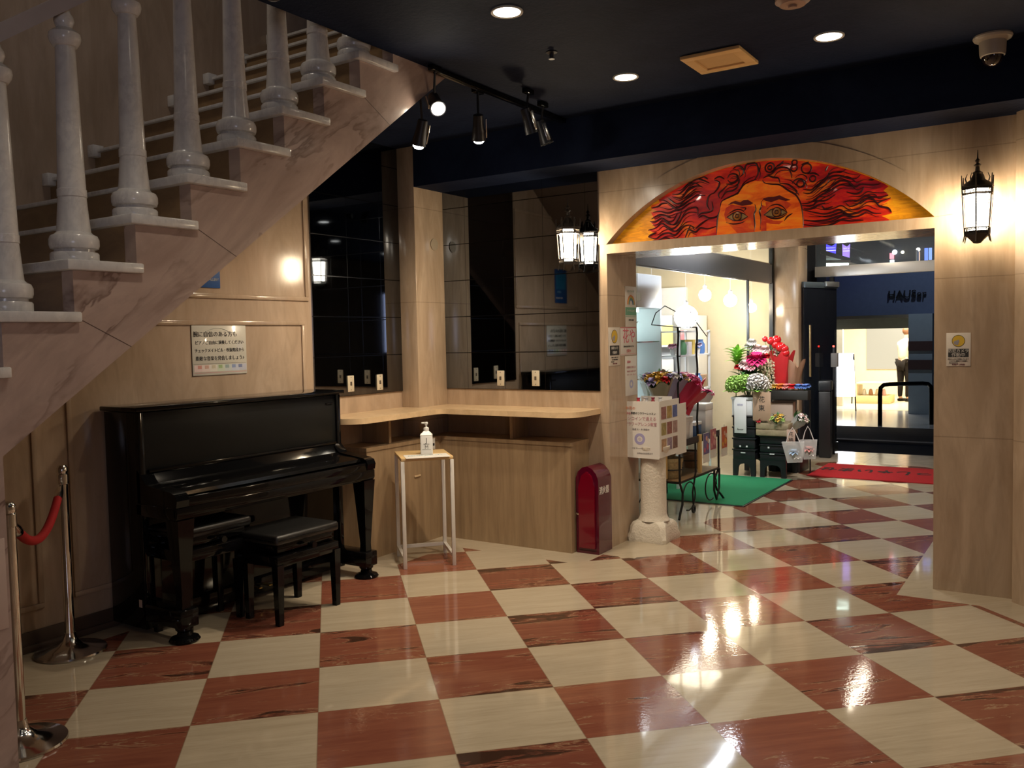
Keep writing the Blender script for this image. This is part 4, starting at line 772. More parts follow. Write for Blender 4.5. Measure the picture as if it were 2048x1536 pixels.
c_yel = M((.78, .50, .08), .5); c_lil = M((.42, .36, .66), .5); c_red = M((.55, .012, .02), .45); c_mag = M((.62, .02, .16), .45, var=.15); c_pink = M((.82, .36, .44), .5); c_pale = M((.88, .68, .66), .5); c_wht = M((.86, .82, .78), .5); c_hot = M((.80, .18, .40), .5); c_or = M((.75, .22, .04), .5)
bouquet((-.24, 4.10, .92), (.05, -.25, .6), None, M((.30, .28, .20), .3), [(c_yel, 5), (c_red, 2), (c_lil, 3)], 'yellow and red bouquet in dark clear wrap leaning over the poster box', .27, .12)
bouquet((-.26, 4.27, .90), (.10, .1, .6), None, M((.30, .26, .42), .3), [(c_lil, 6), (c_yel, 2), (c_wht, 2)], 'lilac and yellow bouquet in violet wrap between two others on the cart', .27, .11)
bouquet((-.21, 4.28, .84), (.12, .34, .42), None, M((.50, .006, .05), .35), [(c_hot, 5), (c_pale, 3), (c_mag, 3)], 'pink bouquet in crimson wrap with a long pointed corner, on the cart', .30, .14)
cr = [o for o in C.objects if o.get('label', '').startswith('pink bouquet')][0]
tp = MB(); tp.prism([(.05, .02), (.20, .20), (.52, .30), (.30, .13), (.12, .0)], .085, .089, 'x'); tp.build('wrapping_corner', M((.50, .006, .05), .35), cr)
bouquet((-.40, 4.86, .92), (.1, .1, .5), None, M((.75, .72, .75), .3), [(c_pink, 5), (c_hot, 4), (c_pale, 3)], 'small bouquet of pale and hot pink flowers at the back of the cart', .22, .12)
bouquet((-.43, 5.35, .72), (.1, .05, .6), None, M((.78, .70, .74), .3), [(c_pale, 4), (c_mag, 4), (c_wht, 3)], 'pink and white bouquet behind the cart in front of the shop', .25, .12)

# ------------------------------------------------------------------ black stands with the large arrangement
def stand(x0, x1, y0, y1, h, label):
    t = thing('display_stand', label, 'stand', ((x0+x1)/2, (y0+y1)/2, 0), 0, 'black plastic display stands'); a, b = (x1-x0)/2, (y1-y0)/2
    n = 4 if h > .55 else 3; lo = .17
    for k in range(n):
        z0 = lo+(h-lo)*k/n; z1 = lo+(h-lo)*(k+1)/n
        MB().bx(-a, a, -b, b, z0+.006, z1-.012, .008).bx(-a-.008, a+.008, -b-.008, b+.008, z1-.016, z1, .005).build('tier', m_blackplastic, t)
    arch = [(-a, 0), (-a, lo+.01), (a, lo+.01), (a, 0), (a-.045, 0), (a-.055, .09)]+[((a-.055)*math.cos(q), .09+.045*math.sin(q)) for q in (PI*.15, PI*.3, PI*.5, PI*.7, PI*.85)]+[(-a+.055, .09), (-a+.045, 0)]
    MB().prism(arch, -b, -b+.04).build('arched_foot', m_blackplastic, t); MB().prism(arch, b-.04, b).build('arched_foot', m_blackplastic, t)
    for dx in (-.3, .3)[:2 if h > .55 else 1]: MB().bx(a*dx-.009, a*dx+.009, -b-.011, -b-.0095, lo+.14, lo+.158).build('white_spot', m_brightw, t)
    MB().bx(-.03, .02, -b-.011, -b-.0095, lo+.075, lo+.087).build('white_spot', m_brightw, t); return t
stand(-.49, -.25, 6.56, 6.98, .645, 'tall black plastic display stand with arched feet under the white planter')
stand(-.20, .07, 6.57, 7.02, .44, 'lower black plastic display stand with arched feet under the wooden crate')
wp = thing('white_planter', 'white rectangular planter holding the large flower arrangement', 'planter', (-.365, 6.77, .6455))
MB().bx(-.135, .135, -.2, .2, 0, .17, .006).bx(-.145, .145, -.21, .21, .17, .195, .004).build('box', m_brightw, wp); MB().bx(-.125, .125, -.19, .19, .1955, .197).build('soil', M((.05, .035, .02), .9), wp)
def hydrangea(loc, r, mat, label, n=44):
    t = thing('hydrangea', label, 'flower', loc); MB().tube([(0, 0, -.03), (0, 0, r*.9)], .006, 6).build('stem', m_stem, t); b = MB()
    for k in range(n):
        z = 1-1.5*(k+.5)/n; a = k*2.4; rr = math.sqrt(max(0, 1-z*z)); d = Vector((rr*math.cos(a), rr*math.sin(a), z)); b.bloom(Vector((0, 0, r))+d*r*.8, r*.36, 5, 2, d)
    b.build('flower_cluster', mat, t); lf = MB()
    for k in range(5): a = 2*PI*k/5; lf.leaf((0, 0, r*.3), (r*1.3*math.cos(a), r*1.3*math.sin(a), r*.45), r*.8, .1)
    lf.build('leaves', m_leafl, t); return t
hydrangea((-.47, 6.62, .845), .115, m_lime, 'lime green hydrangea at the left end of the white planter'); hydrangea((-.37, 6.60, .90), .095, m_lime, 'lime green hydrangea in the middle of the white planter, higher'); hydrangea((-.235, 6.60, .85), .125, c_wht, 'white hydrangea at the right end of the planter')
bw = thing('flower_arrangement', 'tall arrangement of magenta peony, pink rose, lily leaves and red carnations', 'flower arrangement', (-.38, 6.80, .843))
st = MB(); hl = [(.095, -.06, .38, .125, c_mag), (.0, -.12, .33, .085, c_pale), (.05, -.14, .31, .07, c_pink), (-.09, -.12, .31, .045, c_red), (-.04, -.13, .30, .04, c_red), (.07, .05, .50, .07, c_pale), (-.01, .08, .52, .08, c_wht), (.15, .04, .49, .065, c_pale), (.02, .02, .57, .06, c_wht), (.18, .0, .42, .05, c_red)]
for x, y, z, r, c in hl: st.tube([(x*.3, y*.3, 0), (x*.7, y*.7, z*.5), (x, y, z)], .004, 6)
st.build('stems', m_stem, bw)
for x, y, z, r, c in hl: MB().bloom((x, y, z), r, 8, 5, (.3, -.8, 1)).build('flower_head', c, bw)
lf = MB()
for k in range(70):
    a = random.uniform(0, 2*PI); z = random.uniform(.06, .30); l = random.uniform(.1, .19); q = Vector((random.uniform(-.06, .09), random.uniform(-.05, .05), z)); lf.leaf(q, q+Vector((l*math.cos(a), l*math.sin(a)-.03, random.uniform(-.02, .12))), .075, .12)
lf.build('leaves', m_leafd, bw); lf = MB()
for k in range(46):
    a = 2.4*k; l = .10+.035*(k % 4); z = .30+.0035*k; lf.leaf((-.12, -.04, z), (-.12+l*math.cos(a), -.04+l*math.sin(a)*.8, z+.11-.02*(k % 4)), .045, .18)
lf.build('lily_leaves', m_leafl, bw)
gy = thing('gypsophila_bunch', "airy bunch of beige baby's breath right of the magenta peony", 'flower bunch', (-.23, 6.86, .843)); b = MB(); s2 = MB()
for k in range(260):
    a = random.uniform(0, 2*PI); r = .10*math.sqrt(random.random()); z = random.uniform(.08, .38); b.sph((r*math.cos(a), r*math.sin(a), z), .011, 6)
    if k % 3 == 0: s2.tube([(0, 0, 0), (r*math.cos(a), r*math.sin(a), z)], .0015, 4)
b.build('blossoms', M((.62, .52, .38), .6), gy)['kind'] = 'stuff'; s2.build('stems', m_stem, gy)
rbq = thing('red_balloon_bunch', 'cluster of glossy red balls on sticks above a red and kraft wrapped bouquet', 'decoration', (-.15, 7.12, .60))
for (x, y, z, r) in ((-.20, 6.98, 1.43, .045), (-.15, 7.0, 1.39, .05), (-.10, 7.0, 1.36, .055), (-.145, 7.0, 1.44, .05), (-.06, 7.0, 1.34, .045), (-.045, 7.0, 1.295, .04), (-.27, 7.0, 1.45, .032)):
    o = MB().sph((x+.15, y-7.12, z-.60), r, 18).build('red_ball', M((.50, .008, .012), .2, coat=.5), rbq); MB().cyl((.02, .02, .2), (x+.15, y-7.12, z-.6-r*.9), .003, seg=6).build('stick', m_stem, o)
MB().lathe([(.03, .12), (.05, .2), (.10, .52), (.13, .66)], 26, m=Matrix.Translation((.03, -.03, .03)), cap=False, ruffle=(2, .15, 5, .04)).build('red_wrapping', M((.60, .03, .04), .35), rbq)
MB().lathe([(.04, .10), (.06, .18), (.10, .42), (.14, .58)], 26, m=Matrix.Translation((.10, .06, .0)), cap=False, ruffle=(2, .18, 4, .05)).build('kraft_wrapping', M((.42, .26, .17), .6), rbq)
for (x, y, z) in ((.0, -.06, .68), (.05, -.05, .71), (-.03, -.02, .72)): MB().bloom((x, y, z), .05, 5, 3).build('flower_head', c_pale, rbq)
MB().lathe([(.10, 0), (.12, .01), (.13, .22), (.135, .24), (.12, .24)], 26, m=Matrix.Translation((.05, .02, -.0))).build('bucket', m_blackplastic, rbq)
MB().bx(-.10, .25, -.10, .25, -.60, -.002, .01).build('plinth', m_blackplastic, rbq)
# a row of small colourful posies in a dark tray
tr = thing('flower_tray', 'dark tray on a thin stand packed with small colourful posies', 'tray', (.02, 6.93, 0))
MB().bx(-.20, .20, -.07, .07, .80, .90, .006).build('tray', M((.03, .03, .028), .5), tr); 
for x, y in ((-.245, .07), (.18, .10)): MB().tube([(x, y, 0), (x, y, .79), (max(-.19, x), .05, .81)], .008, 8).build('leg', m_blackplastic, tr)
cc = [c_yel, c_or, M((.70, .25, .22), .5), c_red, M((.10, .20, .50), .5), M((.08, .16, .45), .5), c_pink, c_or, c_hot, c_yel, M((.5, .14, .12), .5), M((.12, .22, .55), .5)]
pn = ['yellow', 'orange', 'salmon', 'red', 'blue', 'deep blue', 'pink', 'bright orange', 'hot pink', 'golden', 'brick red', 'bright blue']
for k in range(12):
    x = -.165+.065*(k % 6); y = -.035+.06*(k//6)
    t = thing('posy', f'small {pn[k]} posy in the dark tray, '+('front row' if k < 6 else 'back row'), 'flower', (.02+x, 6.93+y, .902), 0, 'small posies in the dark tray')
    MB().bloom((0, 0, .03), .058, 7, 4).build('flower_head', cc[k], t); MB().cyl((0, 0, 0), (0, 0, .035), .006, seg=6).leaf((0, 0, .01), (.03, -.02, .03), .02).build('stem', m_stem, t)
kp = sign('kraft_sign', 'kraft paper banner with dark letters hanging by the white planter', 'sign', (-.17, 6.545, .60), 0, .19, .30, M((.45, .30, .20), .7), [('花', .07, 0, .22, m_ink, 'CENTER', 1), ('束', .07, 0, .13, m_ink, 'CENTER', 1)])
ps = sign('paper_price_list', 'narrow white paper price list hanging below the white planter', 'sign', (-.40, 6.545, .46), 0, .13, .38, m_brightw, [('¥500', .03, 0, .30, m_lilac, 'CENTER', 1), ('flower', .026, 0, .04, m_ink, 'CENTER', 1)])
wc = thing('wooden_crate', 'weathered wooden crate on the lower black stand', 'crate', (-.065, 6.72, .4405))
m_cr = M((.36, .29, .18), .7, var=.3, scale=20)
cb2 = MB()
for k in range(2):
    for s_ in (-1, 1): cb2.bx(-.165, .165, s_*.17-.006, s_*.17+.006, .005+.068*k, .066+.068*k, .002); cb2.bx(s_*.165-.006, s_*.165+.006, -.17, .17, .005+.068*k, .066+.068*k, .002)
cb2.build('slats', m_cr, wc); MB().bx(-.16, .16, -.165, .165, 0, .01).build('bottom', m_cr, wc)
t = NT('clear_film'); m_film = t.set(color=(.9, .88, .86), rough=.12, alpha=.35)
def wrapped(loc, col1, col2, label, tilt=(.3, -.2, .5), L=.2):
    t = bouquet(loc, tilt, None, m_film, [(col1, 4), (col2, 2)], label, L, .08, True, 'wrapped_posy', .03); return t
wrapped((-.14, 6.70, .455), c_pink, c_red, 'pink posy in clear film lying in the wooden crate', (-.25, -.25, .5)); wrapped((-.03, 6.68, .455), c_yel, m_lime, 'yellow and green posy in clear film lying in the wooden crate', (.05, -.3, .5)); wrapped((.03, 6.76, .455), c_pale, c_wht, 'pale posy in clear film at the right end of the wooden crate', (.5, -.1, .5), .24)
pb = thing('paper_bag', 'open beige paper bag standing behind the wooden crate', 'bag', (-.065, 6.955, .4405)); MB().bx(-.12, .12, -.05, -.047, 0, .32).bx(-.12, .12, .047, .05, 0, .34).bx(-.12, -.117, -.05, .05, 0, .33).bx(.117, .12, -.05, .05, 0, .33).build('bag', M((.58, .46, .38), .7), pb)
def giftbag(loc, c, lab, w_=.20, h=.20):
    t = thing('gift_bag', lab, 'bag', loc, math.radians(12), 'clear gift bags hanging by the crate'); a = w_/2
    MB().prism([(-a*1.15, h), (a*1.05, h*1.03), (a*.85, 0), (-a*.6, -.01)], -.035, .035).build('clear_bag', m_film, t)
    MB().bloom((0, 0, h*.45), .06, 5, 3).build('flower_head', c, t); MB().bloom((.03, 0, h*.2), .045, 5, 2).build('flower_head', c_wht, t)
    MB().tube([(-a*.7, 0, h), (-a*.45, 0, h*1.45), (-a*.1, 0, h*1.75), (a*.2, 0, h*1.5), (a*.6, 0, h)], .005, 6).build('handle', M((.62, .55, .52), .4), t)
    return t
giftbag((.18, 6.46, .20), M((.35, .50, .70), .5), 'clear gift bag with pale blue flowers hanging right of the crate'); giftbag((.28, 6.66, .215), M((.70, .26, .24), .5), 'clear gift bag with coral flowers, behind the blue one', .16, .19)
kt = sign('kraft_tag', 'brown kraft tag hanging on the crate end', 'sign', (.135, 6.53, .36), 0, .085, .16, M((.50, .33, .26), .7), [('花', .05, 0, .11, m_ink, 'CENTER', 1), ('柄', .05, 0, .05, m_ink, 'CENTER', 1)])
MB().cyl((0, .0, .158), (0, .0, .215), .002, seg=6).build('string', m_ink, kt)

# ------------------------------------------------------------------ floor mats
def turf(name, col): 
    t = NT(name); p = t.pos(); n = t.noise(p, 160, 3); return t.set(color=t.mix(n, tuple(q*.6 for q in col), tuple(min(1, q*1.3) for q in col)), rough=.95, normal=t.bump(n, .9, .01))
gm = thing('green_mat', 'green artificial turf mat under the iron flower cart', 'mat', (-.35, 5.72, .0005))
MB().bx(-.72, .50, -.78, .77, .004, .012, .002).build('turf', turf('green_turf', (.012, .24, .10)), gm); MB().bx(-.73, .515, -.79, .78, 0, .007, .002).build('backing', m_blackplastic, gm)
rm = thing('red_mat', 'red entrance mat with black brush lettering near the glass doors', 'mat', (.98, 7.34, .0005))
MB().bx(-.77, .87, -.50, .47, 0, .009, .003).build('pile', turf('red_pile', (.50, .012, .02)), rm)
text('lettering', 'いらっしゃいませ', .26, M((.02, .008, .008), .8), rm, (-.0, .06, .0098), (-1, .0, 0), (0, -1, 0), wide=.74, bold=.009)
# ------------------------------------------------------------------ glass door leaf, bin, entrance frame
hd_ = Vector((.06, 8.87, 0)); fd = Vector((-.17, 8.20, 0)); dv = (fd-hd_); ang_ = math.atan2(dv.y, dv.x)
dl = thing('door_leaf', 'dark glass door leaf swung open inward beside the shop pillar', 'door', hd_, ang_); L = dv.length
t = NT('dark_door_glass'); m_dglass = t.set(color=(.02, .025, .035), rough=.06, alpha=.9, coat=.5)
MB().bx(.01, L, -.008, .008, .12, 2.06).build('glass_panel', m_dglass, dl); MB().bx(0, L, -.022, .022, .012, .12, .003).build('bottom_rail', M((.10, .11, .12), .3, .8), dl)
MB().bx(0, L, -.0225, .0225, .121, .131).build('steel_edge', m_chrome, dl); MB().bx(0, L, -.022, .022, 2.05, 2.12, .003).build('top_rail', M((.16, .22, .28), .35, .5), dl)
MB().cyl((L-.06, .05, .98), (L-.06, .05, 1.60), .014, seg=12).build('pull_handle', M((.50, .38, .2), .3, .8), dl)
ac = MB().bx(.02, .30, .024, .055, 2.07, 2.13, .004).build('door_closer', M((.5, .55, .58), .35, .6), dl)
bn = thing('trash_bin', 'tall black bin standing against the open door leaf', 'bin', (.02, 8.42, 0), math.radians(8)); 
bn.location = (.045, 8.36, .0015)
MB().bx(-.07, .07, -.10, .10, 0, .80, .015).build('body', m_blackplastic, bn); MB().bx(-.075, .075, -.105, .105, .80, .93, .02).build('lid', M((.02, .025, .032), .35), bn)
dk = thing('card_reader_post', 'grey box with a small red light on a post by the door', 'card reader', (.085, 8.62, .0015))
MB().bx(-.01, .01, -.01, .01, 0, 1.08).build('post', m_blackplastic, dk); MB().bx(-.03, .05, -.03, .03, 1.08, 1.25, .004).build('box', M((.35, .34, .33), .4), dk); MB().bx(-.012, .012, -.012, .012, 1.25, 1.34).build('stem', m_blackplastic, dk)
MB().sph((0, -.014, 1.335), .012, 12).build('red_light', EM((1, .03, .02), 14), dk)
struct('door_1', MB().bx(-.2, 1.95, 8.86, 8.93, 2.205, 2.335, .003), NT('brushed_steel').set(color=(.72, .70, .67), metal=.25, rough=.35))
struct('door_2', MB().bx(1.40, 1.44, 8.86, 8.92, 0, 2.2).bx(-.03, .02, 8.90, 8.95, 0, 2.2), m_blackplastic)
struct('window_4', MB().bx(-.2, 1.95, 8.89, 8.90, 2.335, 2.70), NT('transom_glass').set(color=(.6, .7, .8), rough=.02, alpha=.08, spec=.2))
# ------------------------------------------------------------------ shop interior seen through the opening
fc = thing('flower_fridge', 'tall pale glass-fronted flower fridge in the shop, close behind the jamb', 'fridge', (-1.12, 5.25, 0))
MB().bx(-.28, .28, -.28, .28, 0, .25, .01).build('base', m_brightw, fc); MB().bx(-.28, .28, -.28, .28, 1.78, 2.10, .01).build('top_box', m_brightw, fc); MB().bx(-.28, -.26, -.28, .28, .25, 1.78).bx(-.27, .27, .26, .28, .25, 1.78).build('back', m_brightw, fc)
MB().bx(-.20, .20, -.28, -.272, .26, 1.77).build('glass_door', NT('cyan_glass').set(color=(.6, .95, .92), rough=.05, alpha=.35), fc)
for z in (.7, 1.1, 1.45): MB().bx(-.26, .26, -.24, .26, z, z+.012).build('shelf', m_steel, fc)
MB().bx(-.24, .24, -.22, -.18, 1.74, 1.77).build('light_tube', EM((.75, 1, .97), 18), fc); MB().bx(-.255, -.245, -.2, .2, .3, 1.7).build('light_panel', EM((.80, 1, .98), 3.2), fc)
for k, (x, y, z, c, n_) in enumerate(((-1.05, 5.15, .712, c_wht, 'white'), (-1.2, 5.2, .712, c_pink, 'pink'), (-1.1, 5.2, 1.112, c_yel, 'yellow'), (-1.0, 5.2, 1.462, c_wht, 'cream'))):
    t = thing('vase_of_flowers', f'vase of {n_} flowers in the glass fridge', 'vase', (x, y, z)); MB().lathe([(.03, 0), (.035, .1), (.03, .14)], 16).build('vase', M((.6, .7, .72), .2), t)
    for a in range(4): MB().bloom((.03*math.cos(a*1.6), .03*math.sin(a*1.6), .17), .035, 5, 2).build('flower_head', c, t)
def rack(loc, rz, w_, n, label):
    t = thing('shelf_rack', label, 'shelf', loc, rz, 'white shop shelves')
    MB().bx(-w_/2, -w_/2+.02, -.15, .15, 0, 1.75).build('side_panel', m_shopwhite, t); MB().bx(w_/2-.02, w_/2, -.15, .15, 0, 1.75).build('side_panel', m_shopwhite, t); MB().bx(-w_/2, w_/2, .14, .15, 0, 1.75).build('back_panel', m_shopwhite, t)
    for k in range(n): MB().bx(-w_/2+.02, w_/2-.02, -.15, .14, .3+.36*k, .32+.36*k).build('shelf', m_shopwhite, t)
    return t
rack((-2.0, 7.85, 0), 0, 1.4, 4, 'white shelf rack along the shop end wall'); rack((-1.75, 6.95, 0), math.radians(35), .9, 4, 'white shelf rack in the middle of the shop')
bc = [(.10, .22, .55), (.75, .74, .7), (.55, .34, .18), (.7, .3, .4), (.75, .6, .2), (.2, .45, .4), (.7, .7, .72), (.45, .28, .16)]
bn_ = ['blue', 'white', 'brown', 'pink', 'yellow', 'teal', 'pale grey', 'tan']
rr = random.Random(3)
R35 = Matrix.Rotation(math.radians(35), 3, 'Z')
for s_ in range(4):
    for j in range(4):
        k = (s_*3+j) % 8; w_, h = rr.uniform(.05, .09), rr.uniform(.12, .24)
        q = R35 @ Vector((-.32+.21*j, -.02, 0)); rn = ['lowest', 'second', 'third', 'top'][s_]
        t = thing('stock_box', f'small {bn_[k]} box on the {rn} shelf of the middle rack, '+['far left', 'centre left', 'centre right', 'far right'][j], 'box', (-1.75+q.x, 6.95+q.y, .3205+.36*s_), math.radians(35), 'boxes on the middle shop rack')
        MB().bx(-w_, w_, -.07, .07, 0, h, .003).build('carton', M(bc[k], .5), t)
for j in range(5):
    t = thing('stock_jar', ['clear', 'amber', 'white', 'green', 'rose'][j]+' jar standing on a shelf along the shop end wall', 'jar', (-2.45+.22*j, 7.82, 1.4005), 0, 'jars on the end wall shelf'); MB().lathe([(.035, 0), (.04, .01), (.04, .12), (.025, .14), (.027, .17)], 18).build('jar', M([(.7, .75, .75), (.6, .35, .1), (.8, .8, .8), (.15, .4, .2), (.7, .3, .35)][j], .25), t)
# lamps in the shop window: white globes and warm bulbs
def globe(loc, r, col, st_, label, cord=True):
    t = thing('pendant_lamp', label, 'lamp', loc, 0, 'lamps in the flower shop'); MB().sph((0, 0, 0), r, 20).build('globe', EM(col, st_), t)
    MB().lathe([(.02, r*.95), (.022, r+.03), (.006, r+.05)], 14).build('socket', m_brightw, t)
    if cord: MB().cyl((0, 0, r+.05), (0, 0, 2.71-loc[2]), .0016, seg=6).build('cord', m_brightw, t)
globe((-.80, 6.05, 1.70), .12, (.86, .94, 1), 85, 'large cool white globe lamp over the flower cart side of the shop'); globe((-.98, 5.6, 1.70), .07, (.86, .94, 1), 70, 'smaller cool white globe lamp left of the large one')
globe((-.76, 7.3, 1.90), .075, (1, .84, .6), 90, 'warm globe lamp in front of the shop end wall'); globe((-.66, 7.75, 1.82), .055, (1, .82, .56), 90, 'small warm globe lamp nearest the marble pillar'); globe((-.95, 7.0, 1.96), .07, (1, .88, .66), 90, 'warm globe lamp left of the other warm ones')
sc_ = thing('shop_counter', 'white shop counter behind the flowers', 'counter', (-1.30, 6.15, 0), 0); MB().bx(-.2, .2, -.3, .3, 0, .82, .01).build('body', m_shopwhite, sc_); MB().bx(-.22, .22, -.32, .32, .82, .85, .005).build('top', m_brightw, sc_)
for k, (x, y, c) in enumerate(((-1.25, 5.94, (.55, .6, .8)), (-1.3, 6.12, (.8, .78, .75)), (-1.3, 6.32, (.7, .45, .5)))):
    t = thing('wrapping_roll', ['bluish', 'white', 'pink'][k]+' roll of wrapping paper upright on the shop counter', 'roll', (x, y, .8505), 0, 'wrapping rolls on the counter'); MB().lathe([(.04, 0), (.04, .32), (.015, .32), (.015, .30)], 18).build('roll', M(c, .5), t)
wl_ = thing('hanging_tag', 'white tag hanging from the shop ceiling near the fridge', 'tag', (-.70, 4.65, 1.83)); MB().bx(-.035, .035, -.002, .002, 0, .07).build('tag', m_brightw, wl_); MB().cyl((0, 0, .07), (0, 0, .88), .0015, seg=5).build('string', m_steel, wl_)

# ------------------------------------------------------------------ the street outside
t = NT('wet_asphalt'); m_asph = t.set(color=t.mix(t.noise(t.pos(), 60, 4), (.0025, .003, .007), (.005, .006, .011)), rough=.9, spec=.03)
struct('ground_street', MB().bx(-8, 8, 8.95, 12.1, -.12, -.004), m_asph)
struct('ground_kerb', MB().bx(-8, 8, 10.05, 10.2, -.12, .02), M((.012, .014, .022), .8))
t = NT('glazed_pavement'); m_pave = t.set(color=t.mix(t.noise(t.pos(), 2, 3), (.20, .21, .22), (.32, .32, .31)), rough=.16)
struct('ground_pavement', MB().bx(-8, 8, 12.1, 15.2, -.12, -.002), m_pave); struct('ground_far_shop', MB().bx(-6, .05, 15.2, 20.5, -.12, .0), M((.55, .46, .30), .3))
gr = thing('guard_rail', 'black hoop guard rail standing at the far side of the street', 'guard rail', (.29, 12.6, 0), math.radians(35))
MB().tube([(-.42, 0, -.004), (-.42, 0, .50), (-.41, 0, .60), (-.36, 0, .645), (-.27, 0, .655), (.27, 0, .655), (.36, 0, .645), (.41, 0, .60), (.42, 0, .50), (.42, 0, -.004)], .034, 12).build('hoop', m_black, gr)
m_blue = M((.075, .10, .165), .5, var=.1)
fa = MB(); fa.bx(-8, 4, 15.0, 15.3, 1.80, 2.75); struct('wall_street_fascia', fa, m_blue)
struct('wall_street_left', MB().bx(-8, -1.46, 15.05, 15.3, 0, 1.8), M((.04, .045, .06), .5)); struct('wall_street_pier', MB().bx(.03, .42, 14.55, 15.3, 0, 1.8), M((.26, .32, .36), .4))
struct('trim_9', MB().bx(.028, .425, 14.53, 14.56, 1.14, 1.31).bx(.028, .425, 14.53, 14.56, .80, .975), M((.06, .03, .028), .5)); struct('wall_street_right', MB().bx(.42, 6, 15.05, 15.3, 0, 1.8), M((.05, .055, .07), .5))
struct('trim_10', MB().bx(-1.5, .03, 14.9, 15.0, 1.74, 1.80), m_steel); struct('wall_street_upper', MB().bx(-8, 6, 15.6, 15.8, 2.75, 7), M((.015, .017, .025), .6))
struct('wall_far_shop', MB().bx(-6, .06, 19.6, 19.7, 0, 3).bx(.04, .06, 15.3, 19.6, 0, 3).bx(-6, -1.4, 15.9, 16.0, 0, 3), M((.78, .70, .52), .6)); struct('ceiling_3', MB().bx(-6, .06, 15.3, 19.7, 2.5, 2.6), m_shopwhite)
struct('trim_11', MB().bx(-1.46, .03, 15.31, 15.33, 1.55, 1.8), M((.30, .28, .20), .5))
lamp('flower_fill_beam', 'SPOT', (.35, 5.5, 2.62), 170, (1, .94, .86), .04, (-.3, 6.8, .9), 1.2, .7)  # unseen spot added on the passage ceiling to brighten the flowers
lamp('far_shop_light', 'AREA', (-.8, 17.2, 2.46), 230, (1, .90, .70), 1.6, (-.8, 17.2, 0)); lamp('far_shop_light', 'AREA', (-1.0, 15.9, 2.46), 110, (1, .95, .84), .6, (-1.0, 15.9, 0))
fp = thing('light_panel', 'glowing cream wall panel at the back of the bright shop across the street', 'light panel', (-.95, 19.57, .6)); MB().bx(-.7, .7, -.02, 0, 0, 1.5, .005).build('panel', EM((1, .90, .66), .8), fp)
for x in (.20, .49, .65): MB().bx(x-.03, x+.03, -.07, -.02, .3, .85).build('wooden_slat', M((.40, .20, .07), .5), fp)
cs = thing('display_case', 'low lit display case in the bright shop across the street', 'display case', (-.98, 17.0, 0)); MB().bx(-.33, .33, -.3, .3, 0, .16, .01).build('base', M((.7, .5, .25), .5), cs); MB().bx(-.33, .33, -.3, .3, .40, .43).bx(-.33, -.31, -.3, .3, .16, .40).build('frame', M((.75, .62, .4), .4), cs)
for k in range(4):
    t = thing('display_item', ['white', 'brown', 'cream', 'pink'][k]+' item in the low display case across the street', 'item', (-1.18+.13*k, 16.9, .1605), 0, 'items in the display case'); MB().lathe([(.035, 0), (.045, .04), (.03, .12), (.0001, .14)], 14).build('item', M([(.7, .68, .6), (.4, .2, .1), (.7, .6, .4), (.7, .4, .4)][k], .5), t)
ab = thing('a_frame_board', 'tilted glowing white sign board by the far shop entrance', 'sign board', (-1.12, 14.75, 0), math.radians(20)); rx = Matrix.Rotation(math.radians(-14), 4, 'X')
MB().bx(-.21, .21, -.015, .015, .28, 1.12, .004, m=rx).build('panel', EM((.95, .97, 1), 6), ab); MB().bx(-.22, -.20, .0, .03, 0, 1.12, m=rx).bx(.20, .22, 0, .03, 0, 1.12, m=rx).build('frame', m_blackplastic, ab)
for q in (-.21, .19): MB().bx(q, q+.02, .45, .47, 0, 1.0, m=Matrix.Rotation(math.radians(14), 4, 'X')).build('rear_leg', m_blackplastic, ab)
sl = thing('shop_sign_letters', 'dark metal letters on the blue fascia across the street', 'sign', (-.06, 14.99, 2.07)); text('lettering', 'HAUSer', .2, M((.02, .02, .025), .3, .8), sl, (0, -.03, .10), ext=.02, wide=.95)
for k, (x, z0, z1, y, w_, c, nm) in enumerate(((-1.17, 2.72, 3.10, 13.9, .20, (.06, .05, 1), 'deep blue'), (-.92, 2.70, 3.08, 14.0, .13, (.25, .16, .80), 'purple'))):
    t = thing('lit_banner', f'glowing {nm} banner hanging over the pavement outside', 'banner', (x, y, z0), math.radians(20), 'lit banners outside'); MB().prism([(-w_*.45, 0), (w_*.4, .03), (w_*.5, z1-z0), (.1*w_, z1-z0-.05), (-w_*.5, z1-z0)], 0, .02).build('banner', EM(c, 2.2), t)
    MB().bx(-w_*.45, w_*.45, -.003, 0, .06, .068).bx(-w_*.45, w_*.45, -.003, 0, (z1-z0)*.66, (z1-z0)*.66+.008).build('white_line', EM((.9, .9, 1), 2), t); MB().cyl((0, .01, z1-z0-.04), (1.57*math.sin(math.radians(20)), 1.57*math.cos(math.radians(20)), z1-z0-.04), .01, seg=8).build('bracket_arm', m_blackplastic, t)
    text('lettering', ['Illumination', 'Light up'][k], .035, EM((.8, .8, 1), 1.5), t, (0, -.004, (z1-z0)*.8))
for k, (x, y, z0, h, w_, c) in enumerate(((-2.1, 22, 3.0, .35, .12, (.9, .25, .25)), (-2.12, 22.1, 2.75, .2, .12, (.7, .9, .95)), (-.95, 22, 3.0, .5, .10, (.08, .16, .5)), (-.78, 22, 3.0, .5, .09, (.12, .2, .5)), (-.45, 22, 3.05, .45, .10, (.03, .28, .1)), (-1.25, 22, 2.95, .5, .08, (.5, .35, .25)))): pass
